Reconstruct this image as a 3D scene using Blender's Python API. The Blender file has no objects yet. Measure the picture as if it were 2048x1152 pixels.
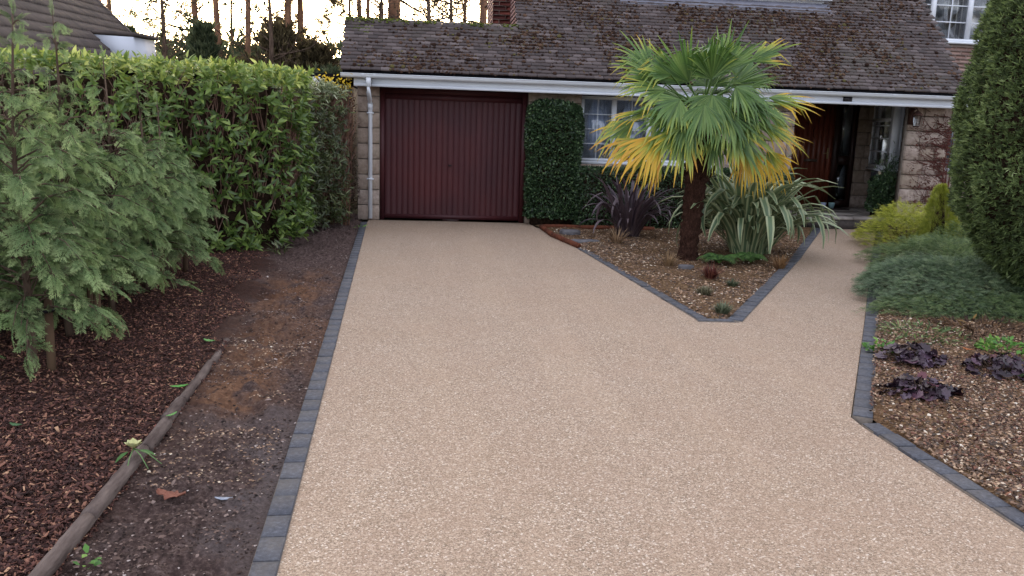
import bpy, math
import numpy as np
from mathutils import Matrix, Vector
PI = math.pi
R = math.radians
rng = np.random.default_rng(7)

# ------------------------------------------------------------------ camera
F_PX, H_CAM = 1655.0, 1.5
_down = np.array([-284., 8414., F_PX]); _down /= np.linalg.norm(_down)
_r = np.array([16476., 210., F_PX]); _r -= _down * (_r @ _down); _r /= np.linalg.norm(_r)
_Z = -_down; _X = _r; _Y = np.cross(_Z, _X)
if _Y[2] < 0: _Y = -_Y
ROT = np.array([_X, _Y, _Z])                 # world = ROT @ (right, down, forward)
scene = bpy.context.scene
cam_d = bpy.data.cameras.new('camera'); cam = bpy.data.objects.new('camera', cam_d)
scene.collection.objects.link(cam); scene.camera = cam
cam_d.sensor_width = 36.0; cam_d.lens = F_PX * 36.0 / 2048.0
cam_d.clip_start = 0.05; cam_d.clip_end = 2000
M = Matrix.Identity(4)
cols = [ROT[:, 0], -ROT[:, 1], -ROT[:, 2]]
for j in range(3):
    for i in range(3): M[i][j] = cols[j][i]
M[2][3] = H_CAM
cam.matrix_world = M

# ------------------------------------------------------------------ light
SUN_EL, SUN_AZ = R(9.0), R(-10.0)            # low sun beyond the trees, a little left of the garage
world = bpy.data.worlds.new('World'); scene.world = world; world.use_nodes = True
wn = world.node_tree.nodes; wl = world.node_tree.links
sky = wn.new('ShaderNodeTexSky'); sky.sky_type = 'NISHITA'; sky.sun_disc = False
sky.sun_elevation = SUN_EL; sky.sun_rotation = SUN_AZ
sky.air_density = 0.7; sky.dust_density = 5.0; sky.ozone_density = 0.5
bg = wn['Background']; bg.inputs['Strength'].default_value = 0.15
# thin even cloud over the clear sky: the same everywhere, so the shade stays soft
veil = wn.new('ShaderNodeMix'); veil.data_type = 'RGBA'; veil.inputs[0].default_value = 0.62
veil.inputs[7].default_value = (1.97, 1.93, 2.10, 1)
wl.new(sky.outputs[0], veil.inputs[6]); wl.new(veil.outputs[2], bg.inputs['Color'])
sl = bpy.data.lights.new('sun', 'SUN'); sl.energy = 0.6; sl.angle = R(14); sl.color = (1, .86, .68)
so = bpy.data.objects.new('sun', sl); scene.collection.objects.link(so)
sd = Vector((math.sin(SUN_AZ) * math.cos(SUN_EL), math.cos(SUN_AZ) * math.cos(SUN_EL), math.sin(SUN_EL)))
so.rotation_euler = sd.to_track_quat('Z', 'Y').to_euler(); so.location = (-3, 20, 8)
scene.view_settings.view_transform = 'Standard'; scene.view_settings.look = 'None'
scene.view_settings.gamma = 1.0; scene.view_settings.use_curve_mapping = False
scene.view_settings.exposure = 2.75
scene.render.engine = 'CYCLES'

# ------------------------------------------------------------------ helpers
COL = scene.collection
WL = {}                                       # world location of every object that parents something
def wloc(o): return WL.get(o.name, np.zeros(3)) if o is not None else np.zeros(3)
def tag(o, label=None, cat=None, group=None, kind=None):
    if label: o['label'] = label
    if cat: o['category'] = cat
    if group: o['group'] = group
    if kind: o['kind'] = kind
    return o
def empty(name, loc, label=None, cat=None, group=None, parent=None, kind=None):
    o = bpy.data.objects.new(name, None); COL.objects.link(o)
    o.empty_display_size = .1
    o.location = Vector(np.array(loc, float) - wloc(parent)); o.parent = parent
    WL[o.name] = np.array(loc, float)
    return tag(o, label, cat, group, kind)
def mesh_np(name, V, F, mat=None, attr=None, smooth=False):
    """F: list of (n,k) int arrays"""
    me = bpy.data.meshes.new(name)
    if not isinstance(F, (list, tuple)): F = [F]
    F = [np.asarray(f, dtype=np.int32) for f in F if len(f)]
    V = np.asarray(V, dtype=np.float32)
    me.vertices.add(len(V)); me.vertices.foreach_set('co', V.ravel())
    li = np.concatenate([f.ravel() for f in F]); tot = np.concatenate([np.full(len(f), f.shape[1], np.int32) for f in F])
    st = np.concatenate([[0], np.cumsum(tot)[:-1]]).astype(np.int32)
    me.loops.add(len(li)); me.loops.foreach_set('vertex_index', li)
    me.polygons.add(len(tot)); me.polygons.foreach_set('loop_start', st); me.polygons.foreach_set('loop_total', tot)
    if smooth: me.polygons.foreach_set('use_smooth', np.ones(len(tot), bool))
    me.update(calc_edges=True)
    if attr is not None:
        a = me.attributes.new('c', 'FLOAT_COLOR', 'POINT')
        A = np.ones((len(V), 4), np.float32); A[:, :3] = attr
        a.data.foreach_set('color', A.ravel())
    if mat is not None: me.materials.append(mat)
    return me
def obj(name, me, parent=None, loc=None, rot=None, scale=None):
    """vertices in world coordinates unless loc is given (then loc is the world position of the mesh origin)"""
    o = bpy.data.objects.new(name, me); COL.objects.link(o); o.parent = parent
    base = np.zeros(3) if loc is None else np.array(loc, float)
    o.location = Vector(base - wloc(parent)); WL[o.name] = base
    if rot is not None: o.rotation_euler = rot
    if scale is not None: o.scale = scale
    return o
def mk(name, V, F, mat, parent=None, attr=None, smooth=False, loc=None):
    return obj(name, mesh_np(name, V, F, mat, attr, smooth), parent, loc)
class MB:
    def __init__(s): s.V = []; s.T = []; s.Q = []; s.n = 0; s.A = []
    def add(s, V, tris=None, quads=None, a=(0.5, 0.5, 0.5)):
        V = np.asarray(V, float)
        if tris is not None and len(tris): s.T.append(np.asarray(tris, int) + s.n)
        if quads is not None and len(quads): s.Q.append(np.asarray(quads, int) + s.n)
        s.V.append(V); s.A.append(np.broadcast_to(np.asarray(a, float), (len(V), 3))); s.n += len(V); return s
    def box(s, x0, x1, y0, y1, z0, z1, a=(.5, .5, .5)):
        V = [(x, y, z) for z in (z0, z1) for y in (y0, y1) for x in (x0, x1)]
        return s.add(V, None, [(0, 2, 3, 1), (4, 5, 7, 6), (0, 1, 5, 4), (2, 6, 7, 3), (0, 4, 6, 2), (1, 3, 7, 5)], a)
    def tube(s, pts, rad, n=8, a=(.5, .5, .5), cap=True):
        pts = np.asarray(pts, float); m = len(pts); rad = np.broadcast_to(np.asarray(rad, float), (m,))
        t = np.gradient(pts, axis=0); t /= np.linalg.norm(t, axis=1)[:, None] + 1e-9
        ref = np.where(np.abs(t[:, 2:3]) > .9, np.array([[1., 0, 0]]), np.array([[0, 0, 1.]]))
        u = np.cross(t, ref); u /= np.linalg.norm(u, axis=1)[:, None] + 1e-9; v = np.cross(t, u)
        for i in range(1, m):
            if u[i] @ u[i-1] < 0: u[i] = -u[i]; v[i] = -v[i]
        an = np.linspace(0, 2 * PI, n, endpoint=False)
        V = (pts[:, None, :] + rad[:, None, None] * (np.cos(an)[None, :, None] * u[:, None, :] + np.sin(an)[None, :, None] * v[:, None, :])).reshape(-1, 3)
        i = np.arange(m - 1)[:, None] * n; j = np.arange(n)[None, :]; k = (j + 1) % n
        Q = np.stack([i + j, i + k, i + n + k, i + n + j], -1).reshape(-1, 4)
        T = None
        if cap and n == 4: pass
        if cap:
            V = np.vstack([V, pts[0], pts[-1]]); c0, c1 = m * n, m * n + 1
            T = [(c0, (q + 1) % n, q) for q in range(n)] + [(c1, (m-1)*n + q, (m-1)*n + (q + 1) % n) for q in range(n)]
        return s.add(V, T, Q, a)
    def build(s, name, mat, parent=None, smooth=False, loc=None):
        V = np.vstack(s.V)
        if loc is None and parent is not None: V = V - wloc(parent); l = wloc(parent)
        else: l = loc
        F = []
        if s.T: F.append(np.vstack(s.T))
        if s.Q: F.append(np.vstack(s.Q))
        return obj(name, mesh_np(name, V, F, mat, np.vstack(s.A), smooth), parent, l)
def nrm(v): v = np.asarray(v, float); return v / (np.linalg.norm(v, axis=-1, keepdims=True) + 1e-9)
def frames(d, n):
    """matrices whose columns are (side, d, normal)"""
    d = nrm(d); x = nrm(np.cross(d, n)); z = np.cross(x, d)
    return np.stack([x, d, z], -1)
def scatter(tV, tF, Mx, T, S, tA=None, tint=None):
    """copies of a template; tA (nv,3) template attribute, tint (n,) overrides channel r"""
    n = len(T); nv = len(tV); S = np.asarray(S, float)
    if S.ndim == 1: S = S[:, None]
    loc = tV[None, :, :] * S[:, None, :]
    V = np.einsum('nij,nvj->nvi', Mx, loc) + T[:, None, :]
    F = [(f[None] + (np.arange(n) * nv)[:, None, None]).reshape(-1, f.shape[1]) for f in tF]
    A = np.zeros((n, nv, 3)) + (.5 if tA is None else tA[None])
    if tint is not None: A[:, :, 0] = np.asarray(tint)[:, None]
    return V.reshape(-1, 3), F, A.reshape(-1, 3)
_lat = np.random.default_rng(3).random((256, 256))
def vnoise(x, y, s=1.0, o=0):
    x = np.asarray(x, float) * s + 37.7 * (o + 1); y = np.asarray(y, float) * s + 11.3 * (o + 1)
    xi = np.floor(x).astype(int); yi = np.floor(y).astype(int); fx = x - xi; fy = y - yi
    fx = fx * fx * (3 - 2 * fx); fy = fy * fy * (3 - 2 * fy)
    g = lambda a, b: _lat[a % 256, b % 256]
    return (g(xi, yi) * (1 - fx) + g(xi + 1, yi) * fx) * (1 - fy) + (g(xi, yi + 1) * (1 - fx) + g(xi + 1, yi + 1) * fx) * fy
def fbm(x, y, s=1.0, oct=4, o=0):
    r = 0; a = .5; tot = 0
    for k in range(oct): r = r + a * vnoise(x, y, s, o + k); tot += a; a *= .5; s *= 2.1
    return r / tot
def rdir(n, g=rng): return nrm(g.normal(size=(n, 3)))

# ------------------------------------------------------------------ materials
def lin(c):
    if isinstance(c, str):
        c = c.lstrip('#'); c = [int(c[i:i+2], 16) / 255 for i in (0, 2, 4)]
        c = [v / 12.92 if v <= .04045 else ((v + .055) / 1.055) ** 2.4 for v in c]
    return (*c, 1.0)
class Mat:
    def __init__(s, name, rough=.7, spec=.4):
        s.m = bpy.data.materials.new(name); s.m.use_nodes = True; s.t = s.m.node_tree; s.n = s.t.nodes; s.l = s.t.links
        s.p = s.n['Principled BSDF']; s.p.inputs['Roughness'].default_value = rough
        s.p.inputs['Specular IOR Level'].default_value = spec; s._c = None
    def coord(s, kind='Object'):
        if kind == 'Position':
            return s.n.new('ShaderNodeNewGeometry').outputs['Position']
        return s.n.new('ShaderNodeTexCoord').outputs[kind]
    def noise(s, scale, detail=4, rough=.55, vec=None, stretch=None):
        nd = s.n.new('ShaderNodeTexNoise'); nd.inputs['Scale'].default_value = scale
        nd.inputs['Detail'].default_value = detail; nd.inputs['Roughness'].default_value = rough
        v = vec if vec is not None else s.coord('Position')
        if stretch:
            mp = s.n.new('ShaderNodeMapping'); mp.inputs['Scale'].default_value = stretch; s.l.new(v, mp.inputs[0]); v = mp.outputs[0]
        s.l.new(v, nd.inputs['Vector']); return nd.outputs['Fac']
    def voro(s, scale, out='Color', vec=None, stretch=None):
        nd = s.n.new('ShaderNodeTexVoronoi'); nd.inputs['Scale'].default_value = scale
        v = vec if vec is not None else s.coord('Position')
        if stretch:
            mp = s.n.new('ShaderNodeMapping'); mp.inputs['Scale'].default_value = stretch; s.l.new(v, mp.inputs[0]); v = mp.outputs[0]
        s.l.new(v, nd.inputs['Vector']); return nd.outputs[out]
    def ramp(s, fac, stops, interp='LINEAR'):
        r = s.n.new('ShaderNodeValToRGB'); r.color_ramp.interpolation = interp; e = r.color_ramp.elements
        e[0].position = stops[0][0]; e[0].color = lin(stops[0][1]); e[1].position = stops[-1][0]; e[1].color = lin(stops[-1][1])
        for p_, c in stops[1:-1]:
            k = e.new(p_); k.color = lin(c)
        s.l.new(fac, r.inputs[0]); return r.outputs[0]
    def mix(s, fac, a, b, mode='MIX'):
        m = s.n.new('ShaderNodeMix'); m.data_type = 'RGBA'; m.blend_type = mode
        for v, i in ((fac, 0), (a, 6), (b, 7)):
            if isinstance(v, (int, float)): m.inputs[i].default_value = v
            elif isinstance(v, (tuple, list, str)): m.inputs[i].default_value = lin(v)
            else: s.l.new(v, m.inputs[i])
        return m.outputs[2]
    def math(s, op, a, b=0.0, clamp=False):
        m = s.n.new('ShaderNodeMath'); m.operation = op; m.use_clamp = clamp
        for v, i in ((a, 0), (b, 1)):
            if isinstance(v, (int, float)): m.inputs[i].default_value = v
            else: s.l.new(v, m.inputs[i])
        return m.outputs[0]
    def attr(s):
        a = s.n.new('ShaderNodeAttribute'); a.attribute_name = 'c'
        sp = s.n.new('ShaderNodeSeparateColor'); s.l.new(a.outputs['Color'], sp.inputs[0]); return sp.outputs
    def orand(s): return s.n.new('ShaderNodeObjectInfo').outputs['Random']
    def base(s, c):
        if isinstance(c, (tuple, list, str)): s.p.inputs['Base Color'].default_value = lin(c)
        else: s.l.new(c, s.p.inputs['Base Color'])
        s._c = c; return s
    def bump(s, h, strength=.4, dist=.01):
        b = s.n.new('ShaderNodeBump'); b.inputs['Strength'].default_value = strength; b.inputs['Distance'].default_value = dist
        s.l.new(h, b.inputs['Height']); s.l.new(b.outputs[0], s.p.inputs['Normal']); s._b = b.outputs[0]; return s
    def translucent(s, amt=.25):
        tr = s.n.new('ShaderNodeBsdfTranslucent'); mx = s.n.new('ShaderNodeMixShader'); mx.inputs[0].default_value = amt
        c = s._c
        if isinstance(c, (tuple, list, str)): tr.inputs[0].default_value = lin(c)
        else: s.l.new(c, tr.inputs[0])
        s.l.new(s.p.outputs[0], mx.inputs[1]); s.l.new(tr.outputs[0], mx.inputs[2])
        s.l.new(mx.outputs[0], s.n['Material Output'].inputs[0]); return s
def leafmat(name, stops, rough=.5, trans=.25, spec=.4, tip=None):
    m = Mat(name, rough, spec); a = m.attr()
    c = m.ramp(a[0], stops)
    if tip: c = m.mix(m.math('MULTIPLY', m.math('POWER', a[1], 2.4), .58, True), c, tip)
    m.base(c)
    if trans: m.translucent(trans)
    return m.m

def resin_mat():
    m = Mat('resin_bound_gravel', .75, .3)
    cell = m.voro(150, 'Color'); sp = m.n.new('ShaderNodeSeparateColor'); m.l.new(cell, sp.inputs[0])
    c1 = m.ramp(sp.outputs[0], [(0, '#453830'), (.18, '#705e50'), (.45, '#8c7664'), (.75, '#a08a78'), (.92, '#bba997'), (1, '#e8ded2')])
    cell2 = m.voro(330, 'Color'); sp2 = m.n.new('ShaderNodeSeparateColor'); m.l.new(cell2, sp2.inputs[0])
    c2 = m.ramp(sp2.outputs[1], [(0, '#5d4d3b'), (.5, '#937d66'), (1, '#cdbda7')])
    c = m.mix(.4, c1, c2)
    pk = m.noise(2.6, 5, .65); c = m.mix(m.ramp(pk, [(.42, (0, 0, 0)), (.62, (.22, .22, .22))]), c, '#9a8270')
    big = m.noise(.8, 5, .62); c = m.mix(m.ramp(big, [(.38, (0, 0, 0)), (.7, (.16, .16, .16))]), c, '#86694e')
    trk = m.noise(.9, 4, .6, stretch=(2.6, .35, 1)); c = m.mix(m.ramp(trk, [(.46, (0, 0, 0)), (.62, (.07, .07, .07))]), c, '#c3aa8c')
    lone = m.voro(34, 'Distance'); c = m.mix(m.ramp(lone, [(.045, (.75, .75, .75)), (.075, (0, 0, 0))]), c, '#4a3a2c')
    m.base(c); m.bump(m.voro(170, 'Distance'), .35, .003); return m.m
def kerb_mat():
    m = Mat('charcoal_block', .7, .35)
    n = m.noise(55, 4, .7); c = m.ramp(n, [(.3, '#34353b'), (.55, '#4c4e56'), (.75, '#656871')])
    big = m.noise(3.0, 4, .6); c = m.mix(m.ramp(big, [(.4, (0, 0, 0)), (.75, (.35, .35, .35))]), c, '#6d6862')
    c = m.mix(m.math('MULTIPLY', m.orand(), .3), c, '#2c2d33')
    fn = m.noise(260, 2, .5); c = m.mix(m.ramp(fn, [(.66, (0, 0, 0)), (.8, (.5, .5, .5))]), c, '#9a948e')
    m.base(c); m.bump(n, .4, .004); return m.m
def stone_mat():
    m = Mat('rock_faced_stone', .88, .2)
    n = m.noise(14, 6, .65); c = m.ramp(n, [(.25, '#75665d'), (.5, '#9c8c82'), (.75, '#b6a79d')])
    c = m.mix(m.math('MULTIPLY', m.orand(), .55), c, '#8b7967')
    g = m.noise(3, 4, .6); c = m.mix(m.ramp(g, [(.5, (0, 0, 0)), (.8, (.4, .4, .4))]), c, '#6f6b4f')
    m.base(c); m.bump(m.noise(28, 6, .7), .7, .02); return m.m
def simple(name, c, rough=.6, spec=.4, var=.0, vscale=8, c2=None, bump=0, stretch=None, bscale=None):
    m = Mat(name, rough, spec)
    if var or c2:
        n = m.noise(vscale, 5, .6, stretch=stretch); m.base(m.mix(m.ramp(n, [(.35, (0, 0, 0)), (.7, (1, 1, 1))]), c, c2 or c))
    else: m.base(c)
    if bump: m.bump(m.noise(bscale or vscale * 2, 5, .6, stretch=stretch), bump, .01)
    return m.m
def tile_mat():
    m = Mat('clay_roof_tile', .5, .5)
    a = m.attr()
    c = m.ramp(m.orand(), [(0, '#2c211f'), (.35, '#392c29'), (.75, '#473a37'), (1, '#635755')])
    n = m.noise(30, 5, .7); c = m.mix(m.ramp(n, [(.45, (0, 0, 0)), (.75, (.6, .6, .6))]), c, '#4a3532')
    m.base(c); m.bump(n, .4, .006); return m.m
def tile_mat_attr():
    m = Mat('clay_roof_tile_weathered', .5, .5)
    a = m.attr()
    c = m.ramp(a[0], [(0, '#2c211f'), (.35, '#392c29'), (.75, '#473a37'), (1, '#635755')])
    n = m.noise(30, 5, .7); c = m.mix(m.ramp(n, [(.45, (0, 0, 0)), (.75, (.6, .6, .6))]), c, '#4a3532')
    g = m.noise(1.3, 4, .7); c = m.mix(m.ramp(g, [(.5, (0, 0, 0)), (.75, (.35, .35, .35))]), c, '#4f4a34')
    m.base(c); m.bump(n, .4, .006); return m.m
def glass_mat():
    m = bpy.data.materials.new('window_glass'); m.use_nodes = True; t = m.node_tree; n = t.nodes
    n.remove(n['Principled BSDF']); tr = n.new('ShaderNodeBsdfTransparent'); gl = n.new('ShaderNodeBsdfGlossy')
    gl.inputs['Roughness'].default_value = .03; lw = n.new('ShaderNodeLayerWeight'); lw.inputs[0].default_value = .25
    mx = n.new('ShaderNodeMixShader'); mr = n.new('ShaderNodeMath'); mr.operation = 'MULTIPLY_ADD'; mr.inputs[1].default_value = .8; mr.inputs[2].default_value = .08
    tr.inputs[0].default_value = (.85, .88, .9, 1)
    t.links.new(lw.outputs['Fresnel'], mr.inputs[0]); t.links.new(mr.outputs[0], mx.inputs[0]); t.links.new(tr.outputs[0], mx.inputs[1]); t.links.new(gl.outputs[0], mx.inputs[2])
    t.links.new(mx.outputs[0], n['Material Output'].inputs[0]); return m
def bed_mat():
    m = Mat('soil_and_mulch', .92, .15)
    pos = m.coord('Position'); sx = m.n.new('ShaderNodeSeparateXYZ'); m.l.new(pos, sx.inputs[0])
    n1 = m.noise(40, 6, .7); soil = m.ramp(n1, [(.25, '#241b19'), (.5, '#4a3b37'), (.72, '#75645e')])
    sand = m.ramp(m.noise(28, 6, .7), [(.3, '#4a3428'), (.55, '#70513d'), (.75, '#8e7058')])
    gry = m.ramp(m.noise(60, 5, .7), [(.3, '#38312f'), (.7, '#6b5f5d')])
    a = m.attr()
    c = m.mix(a[1], soil, sand); c = m.mix(a[2], c, gry)
    bark = m.ramp(m.noise(60, 6, .75), [(.25, '#1a0f0b'), (.5, '#33201a'), (.75, '#593a2b')])
    c = m.mix(a[0], c, bark)
    m.base(c); m.bump(m.noise(70, 6, .75), .8, .02); return m.m
def palmleaf_mat():
    m = Mat('palm_frond_leaf', .42, .5); a = m.attr()
    g = m.ramp(a[0], [(0, '#3c5922'), (.5, '#577837'), (1, '#7f974d')])
    y = m.ramp(a[0], [(0, '#c9a02a'), (.5, '#dbb634'), (1, '#c98f2c')])
    yb = m.ramp(a[0], [(0, '#93a53a'), (1, '#b3b548')])
    f1 = m.math('ADD', m.math('MULTIPLY', a[2], 1.5), m.math('MULTIPLY', a[1], 1.3)); 
    f2 = m.math('SUBTRACT', f1, 1.30, True)
    f3 = m.math('MULTIPLY', m.math('SUBTRACT', f1, 1.68, True), 2.6, True)
    c = m.mix(m.math('MULTIPLY', f2, 2.0, True), g, yb); c = m.mix(f3, c, y)
    m.base(c); m.translucent(.3); return m.m
def strap_mat(name, mid, edge, under, rough=.45):
    m = Mat(name, rough, .5); a = m.attr()
    st = m.ramp(a[1], [(0, mid), (.42, mid), (.6, edge), (1, edge)])
    c = m.mix(m.math('MULTIPLY', m.orand(), .6), st, under)
    m.base(c); m.translucent(.15); return m.m

MT = dict(
    resin=resin_mat(), kerb=kerb_mat(), stone=stone_mat(), tile=tile_mat(), tile_a=tile_mat_attr(), glass=glass_mat(), bed=bed_mat(),
    mortar=simple('mortar', '#7c736a', .95, .1, 1, 20, '#655c54', .3),
    upvc=simple('white_plastic', '#d9dce2', .35, .5, 1, 2, '#cfd3da'),
    soffit=simple('painted_soffit_board', '#9c8a7a', .7, .3, 1, 4, '#87786c'),
    brown=simple('dark_stained_timber', '#24110f', .5, .4, 1, 6, '#321a15', .2, (1, 1, .1)),
    oak=simple('red_brown_timber_door', '#5a281a', .45, .45, 1, 5, '#6d3523', .2, (6, 6, .3)),
    gdoor=None, lead=simple('lead_flashing', '#747480', .5, .5, 1, 5, '#5c5c68'),
    slab=simple('paving_slab', '#8b837c', .85, .25, 1, 7, '#6d655f', .3),
    dark=simple('dark_room', '#17161a', .9, .1), rubber=simple('black_rubber', '#17161a', .6, .3),
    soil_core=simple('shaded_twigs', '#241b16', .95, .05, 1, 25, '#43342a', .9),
    trunk=simple('bark', '#3f3229', .92, .15, 1, 14, '#6b594c', .9, (1, 1, .25)),
    pinebark=simple('pine_bark', '#6f5242', .92, .15, 1, 6, '#9a7258', .9, (1, 1, .3)),
    stake=simple('timber_stake', '#65503e', .85, .2, 1, 12, '#4c3b2e', .4, (1, 1, .2)),
    log=simple('weathered_log', '#463b37', .9, .15, 1, 22, '#73665f', 1.0, (1, .18, 1), 40),
    rust=simple('rust_brown_timber_edging', '#4e2a1d', .85, .2, 1, 18, '#6b3c28', .6),
    grey_stone=simple('grey_slate_stone', '#4d4a4c', .7, .35, 1, 12, '#6a676a', .5),
    moss=simple('brown_moss', '#3a2f20', 1, .05, 1, 9, '#504028', .8),
    moss_g=simple('green_moss', '#56601f', 1, .05, 1, 9, '#3f4a1c', .8),
    render_white=simple('white_render', '#c9ccd4', .8, .2),
    ntile=simple('concrete_interlocking_tile', '#3f3836', .75, .3, 1, 3, '#5b504b', .4),
    felt=simple('roofing_felt', '#151417', .9, .1),
)
def gdoor_mat():
    m = Mat('stained_cedar_garage_door', .55, .3)
    n = m.noise(3, 5, .6, stretch=(3, 3, .5)); c = m.ramp(n, [(.3, '#3b1b20'), (.6, '#431f22'), (.85, '#4c2425')])
    c = m.mix(m.math('MULTIPLY', m.orand(), .28), c, '#2d1519')
    g = m.noise(.9, 3, .5); c = m.mix(m.ramp(g, [(.45, (0, 0, 0)), (.7, (.3, .3, .3))]), c, '#5e2320')
    m.base(c); m.bump(n, .15, .005); return m.m
MT['gdoor'] = gdoor_mat()
def brick_mat(name, stops, mort=None):
    m = Mat(name, .85, .2); c = m.ramp(m.orand(), stops)
    n = m.noise(60, 4, .7); c = m.mix(m.ramp(n, [(.4, (0, 0, 0)), (.8, (.4, .4, .4))]), c, '#3d2722')
    m.base(c); m.bump(n, .5, .006); return m.m
MT['brick_red'] = brick_mat('dark_red_brick', [(0, '#45221f'), (.5, '#5e302a'), (1, '#763f35')])
MT['brick_buff'] = brick_mat('buff_brick', [(0, '#80655c'), (.5, '#92756b'), (1, '#a3877c')])
def net_mat():
    m = Mat('net_curtain', .9, .1); n = m.noise(30, 3, .5, stretch=(1, 1, .05))
    m.base(m.ramp(n, [(.3, '#b4bad0'), (.7, '#dfe3f2')])); return m.m
MT['net'] = net_mat()
MT['blind'] = simple('vertical_blind_fabric', '#a9a39b', .8, .2)

# ------------------------------------------------------------------ ground
mk('ground', np.array([(-400, -60, -.09), (400, -60, -.09), (400, 600, -.09), (-400, 600, -.09)], float), [np.array([[0, 1, 2, 3]])],
   simple('distant_ground', '#3d3a2c', .95, .1, 1, .5, '#4b4633'))['kind'] = 'structure'
# the line where the left kerb meets the drive / bed
def kx_in(y): return -.49 - (y - 2.58) * .0444
def kx_out(y): return kx_in(y) - .093
# driveway sheet
LB = [(kx_in(-3), -3), (kx_in(12.5), 12.5), (-.93, 12.86)]
ISL = [(1.71, 12.16), (1.86, 10.22), (2.17, 6.30), (2.49, 6.28), (4.51, 9.61), (5.70, 11.75), (6.40, 12.99)]     # inner line of the island bed
RB = [(2.45, -3), (2.37, 2.0), (2.29, 3.95), (2.30, 4.09), (3.63, 6.42), (5.6, 9.93), (7.36, 12.97)]
drive = LB + [(1.55, 12.86), (1.60, 12.30), (1.71, 12.16)] + ISL[1:] + [(7.36, 12.99)] + RB[::-1]
import mathutils.geometry as mg
def poly_sheet(name, pts, z, mat, kind='structure', fn=None, step=None):
    tri = mg.tessellate_polygon([[Vector((p[0], p[1], 0)) for p in pts]])
    V = np.array([(p[0], p[1], z) for p in pts]); T = np.array(tri)
    n = np.cross(V[T[0][1]] - V[T[0][0]], V[T[0][2]] - V[T[0][0]])
    if n[2] < 0: T = T[:, ::-1]
    o = mk(name, V, [T], mat); o['kind'] = kind; return o
dr = poly_sheet('driveway', drive, 0.0, MT['resin'])
dr['label'] = 'pale tan resin bound gravel driveway with a side path to the porch'
def in_poly(x, y, P):
    x = np.asarray(x); y = np.asarray(y); r = np.zeros(x.shape, bool); n = len(P)
    for i in range(n):
        x0, y0 = P[i]; x1, y1 = P[(i + 1) % n]
        c = ((y0 > y) != (y1 > y)) & (x < (x1 - x0) * (y - y0) / (y1 - y0 + 1e-12) + x0); r ^= c
    return r

# left bed height field: u from far left to the kerb
def log_x(y): return -1.232 - .0118 * np.clip(np.asarray(y, float) - 2.2, 0, None) ** 1.9
def bed_h(x, y):
    k = kx_out(y); h = .005 + .05 * (fbm(x, y, 2.2, 4) - .5)
    soil = 1 / (1 + np.exp(-(x - log_x(y)) * 22)); soil = soil * 1.0
    h = h + soil * (.12 * (fbm(x, y, 5.0, 6, 3) - .5) + .035 * np.abs(fbm(x, y, 16, 3, 13) - .5) * 2 - .02) + (1 - soil) * (.03 + .03 * (fbm(x, y, 18, 3, 5) - .5))
    e = np.clip((k - x) / .12, 0, 1)
    return h * e - .02 * (1 - e)
NU, NV = 420, 560
vv = np.linspace(0, 1, NV) ** 1.6 * 12.4 + 1.2
uu = 1 - (1 - np.linspace(0, 1, NU)) ** 2.0
yy, uu2 = np.meshgrid(vv, uu, indexing='ij')
xx = -9.0 + (kx_out(yy) - .002 + 9.0) * uu2
xx = np.where(yy > 12.5, np.minimum(xx, -9 + 8.0 * uu2), xx)
zz = bed_h(xx, yy)
soil = 1 / (1 + np.exp(-(xx - log_x(yy) + .25 * (yy > 5.6) * (fbm(xx, yy, 1.5) - .5) * 3) * 14))
sand = np.clip((fbm(xx, yy, 1.7, 3, 11) - .52) * 7, 0, 1) * np.clip(1.3 - np.abs(yy - 6.0) / 2.6, 0, 1) * soil
def patch(cx, cy, sx, sy): return np.exp(-(((xx - cx) / sx) ** 2 + ((yy - cy) / sy) ** 2))
sand = np.maximum(sand * .6, np.clip((patch(-1.13, 5.35, .26, .75) + patch(-1.2, 7.3, .35, .9) * .8 + patch(-1.05, 4.4, .2, .4) * .7) * 1.5 * np.clip((fbm(xx, yy, 9, 4, 19) - .32) * 4.5, 0, 1), 0, 1))
gryp = np.clip((fbm(xx, yy, 2.6, 3, 17) - .5) * 6, 0, 1) * np.clip(1.1 - np.abs(yy - 3.4) / 2.0, 0, 1)
A = np.stack([1 - soil, np.clip(sand, 0, 1), gryp * soil], -1).reshape(-1, 3)
idx = np.arange(NU * NV).reshape(NV, NU)
Q = np.stack([idx[:-1, :-1], idx[:-1, 1:], idx[1:, 1:], idx[1:, :-1]], -1).reshape(-1, 4)
bed = mk('planting_bed', np.stack([xx, yy, zz], -1).reshape(-1, 3), [Q], MT['bed'], attr=A, smooth=True)
tag(bed, 'bare dark soil strip and bark mulch bed left of the driveway', kind='structure')

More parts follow.
